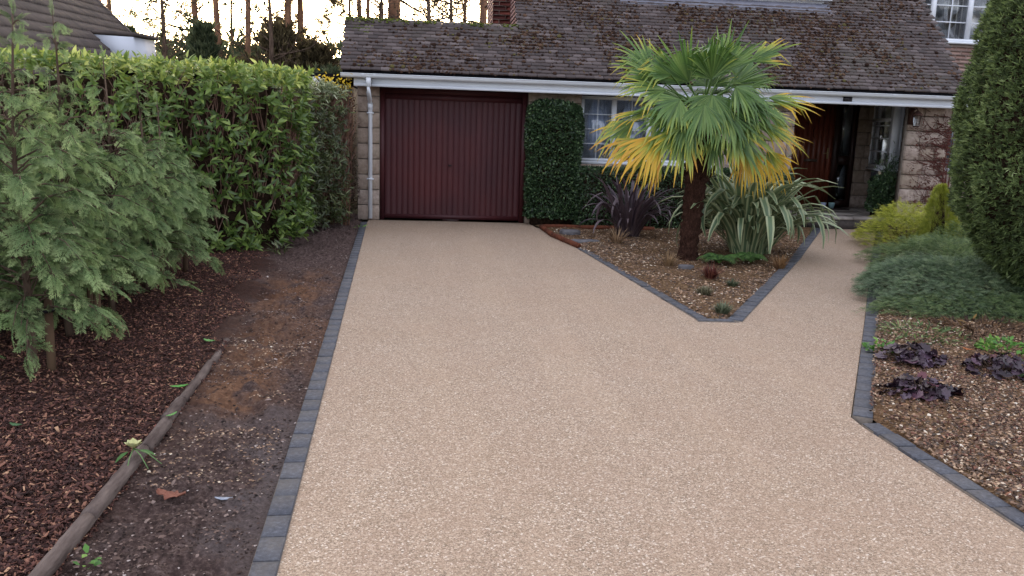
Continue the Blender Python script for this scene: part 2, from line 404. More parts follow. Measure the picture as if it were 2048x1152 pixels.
# gravel beds
def gravel_mat():
    m = Mat('gravel_bed_soil', .92, .15)
    n = m.noise(45, 6, .7); c = m.ramp(n, [(.3, '#2b1f17'), (.55, '#57412d'), (.75, '#80644a')])
    cell = m.voro(55, 'Color'); sp = m.n.new('ShaderNodeSeparateColor'); m.l.new(cell, sp.inputs[0])
    c = m.mix(.4, c, m.ramp(sp.outputs[0], [(0, '#3b2a1d'), (.6, '#6f5439'), (1, '#a08565')]))
    m.base(c); m.bump(m.voro(70, 'Distance'), .8, .01); return m.m
MT['gravel'] = gravel_mat()
def hf_poly(name, P, mat, hf, step=.06, label=None):
    P = np.array(P); x0, y0 = P.min(0); x1, y1 = P.max(0)
    # fan of rows clipped to the polygon: for every y the x-interval
    ys = np.arange(y0 + 1e-4, y1, step); rows = []
    for y in ys:
        xs = []
        for i in range(len(P)):
            (xa, ya), (xb, yb) = P[i], P[(i + 1) % len(P)]
            if (ya > y) != (yb > y): xs.append(xa + (xb - xa) * (y - ya) / (yb - ya))
        rows.append((min(xs), max(xs)))
    n = max(4, int((x1 - x0) / step)); u = np.linspace(0, 1, n); rows = np.array(rows)
    X = rows[:, :1] + (rows[:, 1:] - rows[:, :1]) * u[None]; Y = np.repeat(ys[:, None], n, 1)
    e = np.clip(np.minimum(X - rows[:, :1], rows[:, 1:] - X) / .1, 0, 1)
    Z = hf(X, Y) * e
    i = np.arange(X.size).reshape(X.shape); Q = np.stack([i[:-1, :-1], i[:-1, 1:], i[1:, 1:], i[1:, :-1]], -1).reshape(-1, 4)
    o = mk(name, np.stack([X, Y, Z], -1).reshape(-1, 3), [Q], mat, smooth=True); tag(o, label, kind='structure'); return o
ISP = [(1.70, 12.16), (1.88, 10.22), (2.24, 6.38), (2.44, 6.37), (4.42, 9.66), (5.62, 11.78), (6.32, 12.98), (5.7, 12.99), (1.56, 12.86)]
def isl_h(x, y): return .004 + .05 * (fbm(x, y, 1.5, 3, 31) - .3) + .02 * (fbm(x, y, 12, 2, 33) - .5)
hf_poly('gravel_bed', ISP, MT['gravel'], isl_h, .05, 'triangular gravel island bed with the palm')
RBP = [(2.55, -1), (2.47, 2.0), (2.40, 3.98), (2.41, 4.10), (3.72, 6.40), (5.7, 9.9), (7.42, 12.84), (14, 12.84), (14, -1)]
def rb_h(x, y): return .005 + .06 * (fbm(x, y, 1.3, 3, 41) - .3) + .05 * np.clip((x - 2.5) * .6, 0, 1) * fbm(x, y, 3, 2, 44)
hf_poly('gravel_bed', RBP, MT['gravel'], rb_h, .06, 'gravel bed right of the drive under the conifers')

# ------------------------------------------------------------------ kerbs
def sett_mesh():
    m = MB(); b = .006
    V = []
    for (ix, iy, z) in ((.5, .5, -.05), (.5, .5, .010), (.5 - .03, .5 - .015, .0135)):
        V += [(-ix, -iy, z), (ix, -iy, z), (ix, iy, z), (-ix, iy, z)]
    V = np.array(V); Q = []
    for k in (0, 4):
        for j in range(4): Q.append((k + j, k + (j + 1) % 4, k + 4 + (j + 1) % 4, k + 4 + j))
    Q.append((8, 9, 10, 11)); return mesh_np('kerb_block', V, [np.array(Q)], MT['kerb'])
SETT = sett_mesh()
def kerb(P, name_label, w=.093, L=.168, side=0):
    P = [np.array(p, float) for p in P]
    root = None; mb = MB()
    for a, b in zip(P[:-1], P[1:]):
        d = (b - a) / np.linalg.norm(b - a); s = np.array([d[1], -d[0]]) * w / 2
        q = [a - s, a + s, b + s, b - s]
        mb.add([(p[0], p[1], -.06) for p in q] + [(p[0], p[1], .007) for p in q], None, [(4, 5, 6, 7), (0, 1, 5, 4), (1, 2, 6, 5), (2, 3, 7, 6), (3, 0, 4, 7)])
    root = mb.build('kerb', MT['mortar'], loc=(0, 0, 0)); tag(root, name_label, kind='structure')
    for a, b in zip(P[:-1], P[1:]):
        Ls = np.linalg.norm(b - a); d = (b - a) / Ls; n = max(1, int(round(Ls / L))); l = Ls / n
        for i in range(n):
            c = a + d * (i + .5) * l
            o = obj('kerb_block', SETT, root, (c[0] + rng.normal(0, .0012), c[1], rng.normal(0, .0012)),
                    (rng.normal(0, .006), rng.normal(0, .006), math.atan2(d[1], d[0]) - PI / 2 + rng.normal(0, .006)), (w * .97, l - .0045, 1))
kerb([(kx_in(y) - .0465, y) for y in (.8, 12.45)], 'charcoal block edging between driveway and soil strip')
kerb([(1.905, 10.20), (2.215, 6.375)], 'charcoal block edging on the garage side of the island bed')
kerb([(2.16, 6.335), (2.46, 6.325)], 'short charcoal block edging across the tip of the island bed', .085, .15)
kerb([(2.475, 6.33), (4.46, 9.64), (5.66, 11.76), (6.35, 12.97)], 'charcoal block edging on the path side of the island bed', .12)
kerb([(2.50, 0.6), (2.425, 2.0), (2.345, 3.97)], 'charcoal block edging of the right bed beside the driveway', .10)
kerb([(2.355, 4.07), (3.68, 6.40), (5.65, 9.90), (7.39, 12.9)], 'charcoal block edging of the right bed beside the path', .105)

# ------------------------------------------------------------------ house
house = empty('house', (3.5, 12.9, 0), 'stone and tile cottage with a red brown garage door and mossy sweeping roof', 'house')
def block_mesh(seed):
    g = np.random.default_rng(seed); n = 5; V = []; 
    X = np.linspace(-.5, .5, n); Zs = np.linspace(-.5, .5, n)
    for z in Zs:
        for x in X:
            e = max(abs(x), abs(z)) * 2; c = 1 - e ** 4
            V.append((x * (1 - .012 * g.random()), -.5 - c * (.35 + .5 * g.random()) * .6, z * (1 - .02 * g.random())))
    V = np.array(V); m = len(V)
    B = np.array([(-.5, .5, -.5), (.5, .5, -.5), (.5, .5, .5), (-.5, .5, .5)])
    i = np.arange(m).reshape(n, n); Q = list(np.stack([i[:-1, :-1], i[:-1, 1:], i[1:, 1:], i[1:, :-1]], -1).reshape(-1, 4))
    V = np.vstack([V, B]); c = [i[0, 0], i[0, -1], i[-1, -1], i[-1, 0]]
    for k in range(4): Q.append((c[k], m + k, m + (k + 1) % 4, c[(k + 1) % 4]))
    return mesh_np('stone_block', V, [np.array(Q)], MT['stone'])
BLK = [block_mesh(s) for s in range(9)]
def stone_wall(x0, x1, z0, z1, y, parent, wmin=.2, wmax=.46, hgt=.232, thick=.1):
    """rock faced blocks in courses on the plane y"""
    core = MB().box(x0, x1, y, y + thick + .1, z0, z1).build('wall', MT['mortar'], parent)
    k = 0; z = z0
    while z < z1 - .03:
        h = min(hgt, z1 - z)
        if z1 - z - h < .06: h = z1 - z
        x = x0 - (rng.random() * .15 if k % 2 else 0)
        while x < x1 - .02:
            w = rng.uniform(wmin, wmax); xa = max(x, x0); xb = min(x + w, x1)
            if x1 - xb < .1: xb = x1
            if xb - xa > .03:
                o = obj('stone_block', BLK[rng.integers(9)], core, ((xa + xb) / 2, y - .004, z + h / 2), None,
                        (xb - xa - .010, .07 + .02 * rng.random(), h - .012))
            x = max(xb, x + w)
        z += h; k += 1
    return core
YF = 12.88
stone_wall(-1.10, -.77, 0, 2.06, YF, house, .34, .36)
stone_wall(1.475, 2.30, 0, 2.10, YF, house)
stone_wall(2.30, 4.50, 0, .95, YF, house)
stone_wall(4.50, 5.72, 0, 2.10, YF, house)
stone_wall(7.60, 8.33, 0, 2.10, YF, house, thick=-.02)
YD = 14.95
stone_wall(5.9, 6.55, .19, 2.2, YD, house)
stone_wall(7.87, 8.22, .19, 2.2, YD, house, .16, .34)
stone_wall(7.82, 9.3, .19, .92, 13.66, house)
# plain returns, backs and porch ceiling
for bx in ((-1.09, -.98, 13.09, 18, 0, 2.06), (5.60, 5.71, 13.09, 15, 0, 2.2), (7.62, 8.32, 12.965, 13.0, 0, 2.1), (9.3, 9.4, 13.2, 15.2, 0, 2.2), (1.50, 1.60, 13.5, 16, 0, 2.6)):
    MB().box(*bx).build('wall', MT['mortar'], house)
b = MB(); b.box(5.55, 9.4, 12.7, 15.1, 2.2, 2.23); b.build('porch_ceiling', MT['upvc'], house)  # unseen ceiling, made white to bounce light into the porch
b = MB(); b.box(-1.0, 5.5, 14.4, 14.5, 0, 2.2); b.box(-1.0, 9.3, 16.6, 16.7, 0, 2.3); b.build('inner_wall', MT['dark'], house)
# porch floor and step
st_ = empty('porch_step', (6.6, 13, 0), parent=house)
for i, (xa, xb) in enumerate([(5.72, 6.33), (6.34, 6.94), (6.95, 7.53)]):
    MB().box(xa, xb, 12.985, 13.42, .15, .195).build('paving_slab', MT['slab'], st_)
for (xa, xb, ya, yb) in [(5.72, 6.5, 13.43, 14.2), (6.51, 7.4, 13.43, 14.2), (7.41, 8.3, 13.43, 14.2), (5.72, 6.8, 14.21, 14.94), (6.81, 7.8, 14.21, 14.94), (7.81, 9.28, 14.21, 14.94), (8.31, 9.28, 13.43, 14.2)]:
    MB().box(xa, xb, ya, yb, .15, .193).build('paving_slab', MT['slab'], st_)
MB().box(5.72, 7.53, 13.0, 13.058, 0, .148).build('riser', simple('dark_concrete', '#4a4441', .9, .15, 1, 12, '#38332f', .4), st_)
MB().box(5.72, 7.53, 13.06, 14.9, 0, .148).build('step_core', MT['mortar'], st_)
# garage door
gd = empty('garage_door', (.35, 12.9, 0), parent=house)
b = MB(); b.box(-.775, -.70, 12.90, 12.98, 0, 2.0); b.box(1.395, 1.47, 12.90, 12.98, 0, 2.0); b.box(-.699, 1.394, 12.90, 12.98, 1.92, 2.0)
b.build('door_frame', MT['gdoor'], gd)
for za, zb in ((1.83, 1.915), (.025, .09)): MB().box(-.695, 1.39, 12.935, 12.97, za, zb).build('door_rail', MT['gdoor'], gd)
nb = 24; bw = (1.39 + .695) / nb
for i in range(nb):
    xa = -.695 + i * bw; m_ = MB(); e = .0025
    yq = 12.936 + rng.normal(0, .0008)
    m_.add([(xa + .0008, yq + .0016, .092), (xa + e, yq, .092), (xa + bw - e, yq, .092), (xa + bw - .0008, yq + e, .092), (xa + bw - .0008, yq + .03, .092), (xa + .0008, yq + .03, .092),
            (xa + .0008, yq + e, 1.828), (xa + e, yq, 1.828), (xa + bw - e, yq, 1.828), (xa + bw - .0008, yq + e, 1.828), (xa + bw - .0008, yq + .03, 1.828), (xa + .0008, yq + .03, 1.828)],
           None, [(0, 1, 7, 6), (1, 2, 8, 7), (2, 3, 9, 8), (3, 4, 10, 9), (5, 0, 6, 11)])
    m_.build('board', MT['gdoor'], gd)
MB().box(-.7, 1.395, 12.968, 12.99, .02, 1.93).build('backing_panel', MT['brown'], gd)
b = MB(); b.tube([(.30, 12.925, .86), (.30, 12.89, .86)], .012, 8); b.tube([(.27, 12.885, .86), (.33, 12.885, .86)], .007, 8)
b.build('handle', MT['rubber'], gd, True)
MB().box(.2, .45, 12.86, 12.93, .0, .03).build('door_stop', MT['brown'], gd)
# eaves: soffit, fascia, gutter, downpipe
MB().box(-.76, 1.47, 12.86, 12.97, 2.003, 2.085).build('lintel_board', MT['soffit'], house)
b = MB(); b.box(-1.12, 8.34, 12.53, 12.86, 2.055, 2.075); b.build('soffit', MT['upvc'], house)
b = MB(); b.box(-1.12, 8.34, 12.50, 12.525, 1.985, 2.13); b.box(-1.12, 8.34, 12.478, 12.499, 1.985, 2.022); b.build('fascia', MT['upvc'], house)
MB().box(-1.12, -1.10, 12.53, 13.6, 1.985, 2.13).build('fascia', MT['upvc'], house)
def gutter(x0, x1):
    g_ = MB(); an = np.linspace(PI, 2 * PI, 11); xs = np.linspace(x0, x1, 12); r = .056; V = []
    for rr in (r, r - .006):
        for x in xs:
            for a_ in an: V.append((x, 12.438 + rr * math.cos(a_), 2.155 + rr * 1.0 * math.sin(a_) + .0))
    V = np.array(V); n = len(an); m = len(xs); i = np.arange(m * n).reshape(m, n)
    Q = np.stack([i[:-1, :-1], i[1:, :-1], i[1:, 1:], i[:-1, 1:]], -1).reshape(-1, 4)
    Q2 = Q[:, ::-1] + m * n
    rim = []
    for s_ in (0, n - 1):
        for k in range(m - 1): rim.append((i[k, s_], i[k + 1, s_], i[k + 1, s_] + m * n, i[k, s_] + m * n))
    g_.add(V, None, np.vstack([Q, Q2, rim]))
    for x in (x0, x1):
        c = [(x, 12.438 + (r + .003) * math.cos(a_), 2.155 + (r + .003) * math.sin(a_)) for a_ in an]
        g_.add(c + [(x, 12.438, 2.157)], [(k, k + 1, len(c)) for k in range(len(c) - 1)], None)
    # rolled front lip
    g_.tube([(x0, 12.383, 2.157), (x1, 12.383, 2.157)], .006, 6)
    return g_.build('gutter', MT['upvc'], house, True)
gt = gutter(-1.30, 8.34)
for x in (-.98, -.82, 1.2, 3.4, 5.4, 7.05, 7.75):
    c = MB(); an = np.linspace(PI, 2 * PI, 9)
    V = [(x + dx, 12.438 + .061 * math.cos(a_), 2.157 + .061 * math.sin(a_)) for dx in (-.02, .02) for a_ in an]
    c.add(V, None, [(k, k + 1, 10 + k, 9 + k) for k in range(8)]); c.build('gutter_union', MT['upvc'], gt, True)
dp = MB(); dp.box(-.94, -.872, 12.41, 12.475, 1.98, 2.14)
dp.tube([(-.906, 12.442, 2.0), (-.906, 12.45, 1.90), (-.906, 12.72, 1.80), (-.906, 12.80, 1.74), (-.906, 12.80, .03)], .033, 12)
dpo = dp.build('downpipe', MT['upvc'], house, True)
for z in (1.60, .62): MB().box(-.955, -.857, 12.762, 12.87, z, z + .02).build('pipe_bracket', MT['upvc'], dpo)
MB().tube([(-.906, 12.80, 1.66), (-.906, 12.80, 1.76)], .037, 12).build('pipe_collar', MT['upvc'], dpo, True)
# house number plaque on the fascia
pq = MB().box(6.30, 6.44, 12.488, 12.4995, 2.030, 2.100).build('number_plaque', simple('black_plaque', '#17161b', .4, .5), house)
tag(pq, 'small black plaque with worn faint digits on the white fascia')
dg = MB()
for (xa, xb, za, zb) in [(6.325, 6.355, 2.093, 2.097), (6.351, 6.355, 2.07, 2.093), (6.325, 6.355, 2.066, 2.07), (6.325, 6.329, 2.048, 2.066), (6.325, 6.355, 2.044, 2.048),
                         (6.380, 6.384, 2.044, 2.097), (6.384, 6.408, 2.093, 2.097), (6.384, 6.408, 2.068, 2.072), (6.384, 6.408, 2.044, 2.048), (6.404, 6.408, 2.048, 2.068)]:
    dg.box(xa, xb, 12.4865, 12.4885, za - .005, zb - .005)
dg.build('digits', simple('worn_digit_paint', '#4b4248', .6, .3), pq)

# windows --------------------------------------------------------------
def window(x0, x1, z0, z1, y, splits, nx, nz, parent, fw=.05, fill='net', name='window', bar=.012, sill=True):
    w = empty(name, ((x0 + x1) / 2, y, z0), parent=parent)
    f = MB(); f.box(x0, x1, y, y + .07, z0, z0 + fw); f.box(x0, x1, y, y + .07, z1 - fw, z1)
    xs = [x0] + splits + [x1]
    f.box(x0, x0 + fw, y, y + .07, z0 + fw, z1 - fw); f.box(x1 - fw, x1, y, y + .07, z0 + fw, z1 - fw)
    for s_ in splits: f.box(s_ - fw * .75, s_ + fw * .75, y - .003, y + .067, z0 + fw, z1 - fw)
    f.build('frame', MT['upvc'], w)
    if sill:
        MB().box(x0 - .04, x1 + .04, y - .09, y + .0, z0 - .035, z0 + .005).build('sill', MT['upvc'], w)
    for k in range(len(xs) - 1):
        a, c = xs[k] + fw * (1 if k == 0 else .75), xs[k + 1] - fw * (1 if k == len(xs) - 2 else .75)
        MB().box(a, c, y + .03, y + .036, z0 + fw, z1 - fw).build('pane', MT['glass'], w)
        bb = MB()
        for i in range(1, nx): q = a + (c - a) * i / nx; bb.box(q - bar / 2, q + bar / 2, y + .018, y + .029, z0 + fw, z1 - fw)
        for j in range(1, nz): q = z0 + fw + (z1 - z0 - 2 * fw) * j / nz; bb.box(a, c, y + .016, y + .031, q - bar / 2, q + bar / 2)
        bb.build('glazing_bars', MT['upvc'], w)
        if fill == 'net':
            n = 60; X = np.linspace(a - .01, c + .01, n); Y = y + .085 + .018 * np.sin(np.linspace(0, 1, n) * (c - a) * 95 + rng.random() * 6) + .006 * rng.random(n)
            V = np.vstack([np.stack([X, Y, np.full(n, z0 + .02)], -1), np.stack([X, Y, np.full(n, z1 - .02)], -1)])
            mk('net_curtain', V - wloc(w), [np.array([(i, i + 1, n + i + 1, n + i) for i in range(n - 1)])], MT['net'], w, loc=wloc(w), smooth=True)
        if fill == 'blind':
            q = a; vb = MB()
            while q < c:
                vb.add([(q, y + .12, z0), (q + .045, y + .15, z0), (q + .045, y + .15, z1), (q, y + .12, z1)], None, [(0, 1, 2, 3)]); q += .10
            vb.build('vertical_blinds', MT['blind'], w)
    MB().box(x0, x1, y + .5, y + .52, z0 - .1, z1 + .1).build('room_back', MT['dark'], w)
    return w
window(2.31, 4.49, .985, 1.985, 12.95, [2.835, 3.40, 3.955], 2, 4, house)
bay = empty('bay_window', (8.0, 13.7, .93), parent=house)
def canted(boxes, name, mat):       # the side light of the bay runs back at an angle
    m_ = MB()
    for q in boxes: m_.box(*q)
    for V in m_.V: V[:, 0] += (V[:, 1] - 14.94) * .29
    return m_.build(name, mat, bay)
MB().box(7.74, 7.87, 13.50, 13.585, .96, 2.15).build('corner_post', MT['upvc'], bay)
MB().box(7.72, 9.3, 13.44, 13.64, .925, .957).build('sill', MT['upvc'], bay)
canted([(8.10, 8.22, 13.645, 14.94, .925, .957)], 'sill', MT['upvc'])
canted([(8.14, 8.19, 13.59, 13.66, .96, 2.15), (8.14, 8.19, 14.86, 14.94, .96, 2.15), (8.14, 8.19, 13.661, 14.859, .96, 1.02), (8.14, 8.19, 13.661, 14.859, 2.09, 2.15), (8.13, 8.18, 13.661, 14.859, 1.78, 1.83)], 'side_frame', MT['upvc'])
b = MB(); b.box(7.871, 7.92, 13.52, 13.57, .96, 2.15); b.box(9.2, 9.28, 13.52, 13.57, .96, 2.15); b.box(7.921, 9.199, 13.52, 13.57, .96, 1.02); b.box(7.921, 9.199, 13.52, 13.57, 2.09, 2.15); b.build('front_frame', MT['upvc'], bay)
canted([(8.16, 8.166, 13.661, 14.859, 1.02, 2.09)], 'pane', MT['glass']); MB().box(7.921, 9.199, 13.542, 13.548, 1.02, 2.09).build('pane', MT['glass'], bay)
canted([(8.138, 8.155, 13.661, 14.859, z, z + .018) for z in (1.25, 1.48, 1.70)] , 'glazing_bars', MT['upvc'])
b = MB()
for z in (1.22, 1.45, 1.68, 1.9): b.box(7.921, 9.199, 13.525, 13.538, z, z + .02)
b.build('glazing_bars', MT['upvc'], bay)
MB().box(8.5, 9.3, 14.7, 14.72, .9, 2.2).build('room_back', MT['dark'], bay)
MB().box(7.70, 9.28, 13.5, 14.96, 2.152, 2.2).build('lintel', MT['soffit'], bay)
# front door with sidelight
fd = empty('front_door', (7.1, 14.95, .19), parent=house)
b = MB(); b.box(6.56, 6.63, 14.93, 15.02, .195, 2.18); b.box(7.44, 7.56, 14.93, 15.02, .195, 2.18); b.box(7.78, 7.865, 14.93, 15.02, .195, 2.18)
b.box(7.561, 7.779, 14.93, 15.02, .195, .33); b.box(7.561, 7.779, 14.93, 15.02, .98, 1.14); b.box(6.631, 7.439, 14.93, 15.02, 2.1, 2.18); b.box(7.561, 7.779, 14.93, 15.02, 2.1, 2.18)
b.build('frame', MT['brown'], fd)
for (za, zb) in ((.33, .98), (1.14, 2.1)):
    MB().box(7.561, 7.779, 14.97, 14.976, za, zb).build('pane', MT['glass'], fd)
MB().box(7.55, 7.79, 15.03, 15.035, .3, 2.12).build('net_curtain', simple('grey_net', '#a3a6aa', .9, .1), fd)
for i in range(8):
    xa = 6.635 + i * .1005; MB().box(xa + .002, xa + .0985, 14.955 + .001 * (i % 2), 14.995, .2, 2.095).build('door_board', MT['oak'], fd)
b = MB(); b.box(7.33, 7.36, 14.94, 14.954, 1.08, 1.28); b.tube([(7.345, 14.93, 1.18), (7.25, 14.925, 1.18)], .009, 8); b.build('handle', simple('dull_brass', '#8a7550', .4, .5), fd)
MB().box(6.9, 7.16, 14.945, 14.954, 1.02, 1.07).build('letter_plate', simple('aged_letter_plate', '#4a3d33', .4, .5), fd)
# wall lantern on the pier
ln = empty('wall_lantern', (7.62, 12.7, 1.9), 'dark rusty wall lantern fixed high on the vine covered stone pier', 'lantern')
lm = simple('rusty_iron', '#2a1a15', .7, .4, 1, 20, '#4c2a1c')
b = MB(); b.box(7.60, 7.66, 12.80, 12.87, 1.72, 1.98); b.tube([(7.63, 12.8, 1.95), (7.63, 12.68, 1.97), (7.63, 12.66, 1.93)], .01, 6); b.build('bracket', lm, ln)
b = MB(); an = np.linspace(0, 2 * PI, 6, endpoint=False)
for a_ in an: b.tube([(7.63 + .05 * math.cos(a_), 12.66 + .05 * math.sin(a_), 1.70), (7.63 + .075 * math.cos(a_), 12.66 + .075 * math.sin(a_), 1.86)], .005, 4)
b.tube([(7.63, 12.66, 1.68), (7.63, 12.66, 1.70)], [.04, .055], 6); b.tube([(7.63, 12.66, 1.86), (7.63, 12.66, 1.88), (7.63, 12.66, 1.94)], [.085, .08, .01], 6); b.build('lamp_frame', lm, ln)
b = MB(); b.tube([(7.63, 12.66, 1.702), (7.63, 12.66, 1.858)], [.045, .069], 6, cap=False); b.build('lamp_glass', MT['glass'], ln)

# roof ------------------------------------------------------------------
TH = R(43.0); CT, SN, TN = math.cos(TH), math.sin(TH), math.tan(TH)
Y0, Z0 = 12.425, 2.205
def rp(x, s, h=0.0): return np.array([x, Y0 + s * CT - h * SN, Z0 + s * SN + h * CT])
roof = empty('roof', (3.5, 12.5, 2.2), parent=house)
S_G = 1.12; S_M = 4.55; XL, XV, XR = -1.30, 1.31, 8.34
def prism(pts2, x0, x1, a=(.5, .5, .5)):
    n = len(pts2); V = [(x0, y, z) for y, z in pts2] + [(x1, y, z) for y, z in pts2]
    Q = [(i, (i + 1) % n, n + (i + 1) % n, n + i) for i in range(n)]
    return V, Q
b = MB()
for (xa, xb, S) in ((XL + .02, XV + .02, S_G), (XV + .021, XR - .02, S_M)):
    p0, p1 = rp(0, .02, -.03), rp(0, S, -.03); q0, q1 = rp(0, .02, -.09), rp(0, S, -.09)
    V = [(xx_, p[1], p[2]) for xx_ in (xa, xb) for p in (p0, p1, q1, q0)]
    b.add(V, None, [(0, 1, 2, 3), (7, 6, 5, 4), (0, 4, 5, 1), (3, 2, 6, 7), (0, 3, 7, 4), (1, 5, 6, 2)])
b.build('roof_deck', MT['felt'], roof)
# rear of the garage roof
rg = rp(0, S_G)
b = MB(); b.add([(XL, rg[1], rg[2] - .02), (XV, rg[1], rg[2] - .02), (XV, rg[1] + .5, rg[2] - .5), (XL, rg[1] + .5, rg[2] - .5)], None, [(0, 1, 2, 3)])
b.box(XL + .1, XV, rg[1] + .45, 18, 2.3, 2.36); b.build('rear_roof', MT['felt'], roof)
b = MB(); b.add([(XL + .015, Y0 + .03, Z0 - .03), (XL + .015, rg[1], rg[2] - .06), (XL + .015, rg[1] + .5, rg[2] - .52), (XL + .015, rg[1] + .5, 2.12), (XL + .015, Y0 + .12, 2.12)], None, None)
b.T.append(np.array([(0, 1, 4), (1, 2, 3), (1, 3, 4)])); b.build('gable_board', MT['soffit'], roof)
G, TW = .0785, .142
def tile_template():
    # thin plain tile, slightly cambered, origin at the middle of its lower edge; y runs up the slope
    xs = np.linspace(-.5, .5, 4) * TW * .975; V = []
    for (yy_, top) in ((0, .021), (G * 1.5, .003)):
        for x in xs: V.append((x, yy_ - .004 * math.cos(x / TW * PI * 1.0), top + .003 * math.cos(x / TW * PI)))
    for x in xs: V.append((x, -.004 * math.cos(x / TW * PI), -.003))
    Q = [(i, i + 1, 5 + i, 4 + i) for i in range(3)] + [(8 + i, 9 + i, 1 + i, i) for i in range(3)]
    return np.array(V), [np.array(Q)]
tV, tF = tile_template()
TMESH = mesh_np('roof_tile', tV, tF, MT['tile'], None)
Tpos, Tang = [], []
rows = int(S_M / G)
for r_ in range(rows):
    s = r_ * G; off = (r_ % 2) * TW / 2
    x0 = XL if s < S_G - .03 else XV
    x = x0 + off * .999
    while x < XR + .02:
        xc = x + TW / 2
        if xc < XR + .01: Tpos.append((xc, s))
        x += TW
    if off: Tpos.append((x0 + TW * .35, s + .001))
Tpos = np.array(Tpos)
dormer = (Tpos[:, 0] > 3.12) & (Tpos[:, 0] < 6.5) & (Tpos[:, 1] > 1.98)
Tpos = Tpos[~dormer]
rngt = np.random.default_rng(5)
order = np.argsort(np.hypot(Tpos[:, 0], Y0 + Tpos[:, 1] * CT) + Tpos[:, 1] * .8)
single = order[:300]; rest = order[300:]
Mroof = np.array([[1, 0, 0], [0, CT, -SN], [0, SN, CT]])
for i in single:
    x, s = Tpos[i]; p_ = rp(x + rngt.normal(0, .0015), s + rngt.normal(0, .003), .006 + abs(rngt.normal(0, .002)))
    obj('roof_tile', TMESH, roof, p_, (TH - .08 + rngt.normal(0, .02), rngt.normal(0, .012), rngt.normal(0, .012)))
n = len(rest); ang = rngt.normal(0, .012, (n, 3)); 
Mx = np.zeros((n, 3, 3))
for k in range(n):
    from_e = Matrix.Rotation(ang[k, 2], 3, 'Z') @ Matrix.Rotation(ang[k, 1], 3, 'Y') @ Matrix.Rotation(-.08 + ang[k, 0] * 1.6, 3, 'X')
    Mx[k] = Mroof @ np.array(from_e)
P_ = np.array([rp(Tpos[i][0], Tpos[i][1] + rngt.normal(0, .003), .006 + abs(rngt.normal(0, .003))) for i in rest])
V, F, A = scatter(tV, tF, Mx, P_, np.ones(n), None, rngt.random(n))
o = mk('roof_tiles', V - wloc(roof), F, MT['tile_a'], roof, A, loc=wloc(roof)); o['kind'] = 'stuff'
# ridge of the garage roof and moss
for i in range(9):
    xa = XL + i * (XV - XL) / 9; xb = XL + (i + 1) * (XV - XL) / 9
    an = np.linspace(-.15 * PI, 1.15 * PI, 9); rr = .085; V = []
    for k, x in enumerate((xa, xb - .004)):
        for a_ in an: V.append((x, rg[1] + rr * math.cos(a_), rg[2] - .04 + rr * math.sin(a_) + .004 * k))
    V += [(xa, rg[1], rg[2] - .05)]
    m_ = MB(); m_.add(V, [(k, k + 1, 18) for k in range(8)], [(k, 9 + k, 10 + k, k + 1) for k in range(8)])
    m_.build('ridge_tile', MT['tile'], roof, True)
# moss clumps: lumpy little cushions
def blob_template(seed, flat=.5):
    import bmesh
    bm = bmesh.new(); bmesh.ops.create_icosphere(bm, subdivisions=1, radius=1.0)
    g = np.random.default_rng(seed); V = np.array([v.co[:] for v in bm.verts]); Fs = np.array([[v.index for v in f.verts] for f in bm.faces]); bm.free()
    V = V * (1 + .25 * g.normal(size=(len(V), 1))); V[:, 2] *= flat; return V, [Fs]
bV, bF = blob_template(1)
nm = 21000
mx_ = rngt.uniform(XL + .03, XR - .03, nm * 3); ms = rngt.uniform(.06, S_M, nm * 3)
dens = np.clip((fbm(mx_, ms, 1.6, 4, 51) - .36) * 3.6, 0.10, 1) * np.where(mx_ > 6.9, .45, 1) * np.where((mx_ < 1.0) & (ms > .45), .45, 1) * np.where(mx_ < -.6, .3, 1)
keep = (rngt.random(nm * 3) < dens * .9) & ((mx_ > XV) | (ms < S_G)) & ~((mx_ > 3.1) & (mx_ < 6.52) & (ms > 1.9))
mx_, ms = mx_[keep][:nm], ms[keep][:nm]
ms = np.floor(ms / G) * G + rngt.normal(.0, .012, len(ms))
P_ = np.array([rp(a_, b_, .030 - .012 * abs(rngt.normal())) for a_, b_ in zip(mx_, ms)])
th = rngt.random(len(P_)) * 6.28
Rz = np.zeros((len(P_), 3, 3)); Rz[:, 0, 0] = np.cos(th); Rz[:, 0, 1] = -np.sin(th); Rz[:, 1, 0] = np.sin(th); Rz[:, 1, 1] = np.cos(th); Rz[:, 2, 2] = 1
Mx = Mroof[None] @ Rz
V, F, A = scatter(bV, bF, Mx, P_, rngt.uniform(.009, .025, len(P_)) * (1 + (rngt.random(len(P_)) < .12) * .7), None, rngt.random(len(P_)))
mmat = leafmat('dry_brown_moss', [(0, '#281d18'), (.5, '#3f2f27'), (.9, '#594538'), (1, '#555030')], 1, 0, .05)
o = mk('moss_clumps', V - wloc(roof), F, mmat, roof, A, loc=wloc(roof)); o['kind'] = 'stuff'
# green moss along the garage ridge and verge
n = 2200; gx = rngt.uniform(XL, XV, n); P_ = np.stack([gx, rg[1] + rngt.normal(-.02, .035, n), rg[2] + .045 + rngt.normal(0, .01, n)], -1)
P_[:, 2] -= np.abs(P_[:, 1] - rg[1]) * .5
keep = rngt.random(n) < np.clip((fbm(gx, gx * 0, 2.0, 3, 61) - .3) * 3, .1, 1); P_ = P_[keep]
ex = np.array([rp(-1.05 + rngt.normal(0, .07), .93 + rngt.normal(0, .05), .012) for _ in range(160)]); P_ = np.vstack([P_, ex])
V, F, A = scatter(bV, bF, np.repeat(np.eye(3)[None], len(P_), 0), P_, rngt.uniform(.008, .022, len(P_)), None, rngt.random(len(P_)))
o = mk('ridge_moss', V - wloc(roof), F, leafmat('green_moss_tufts', [(0, '#33361e'), (.5, '#4c5426'), (1, '#687030')], 1, 0, .05), roof, A, loc=wloc(roof)); o['kind'] = 'stuff'

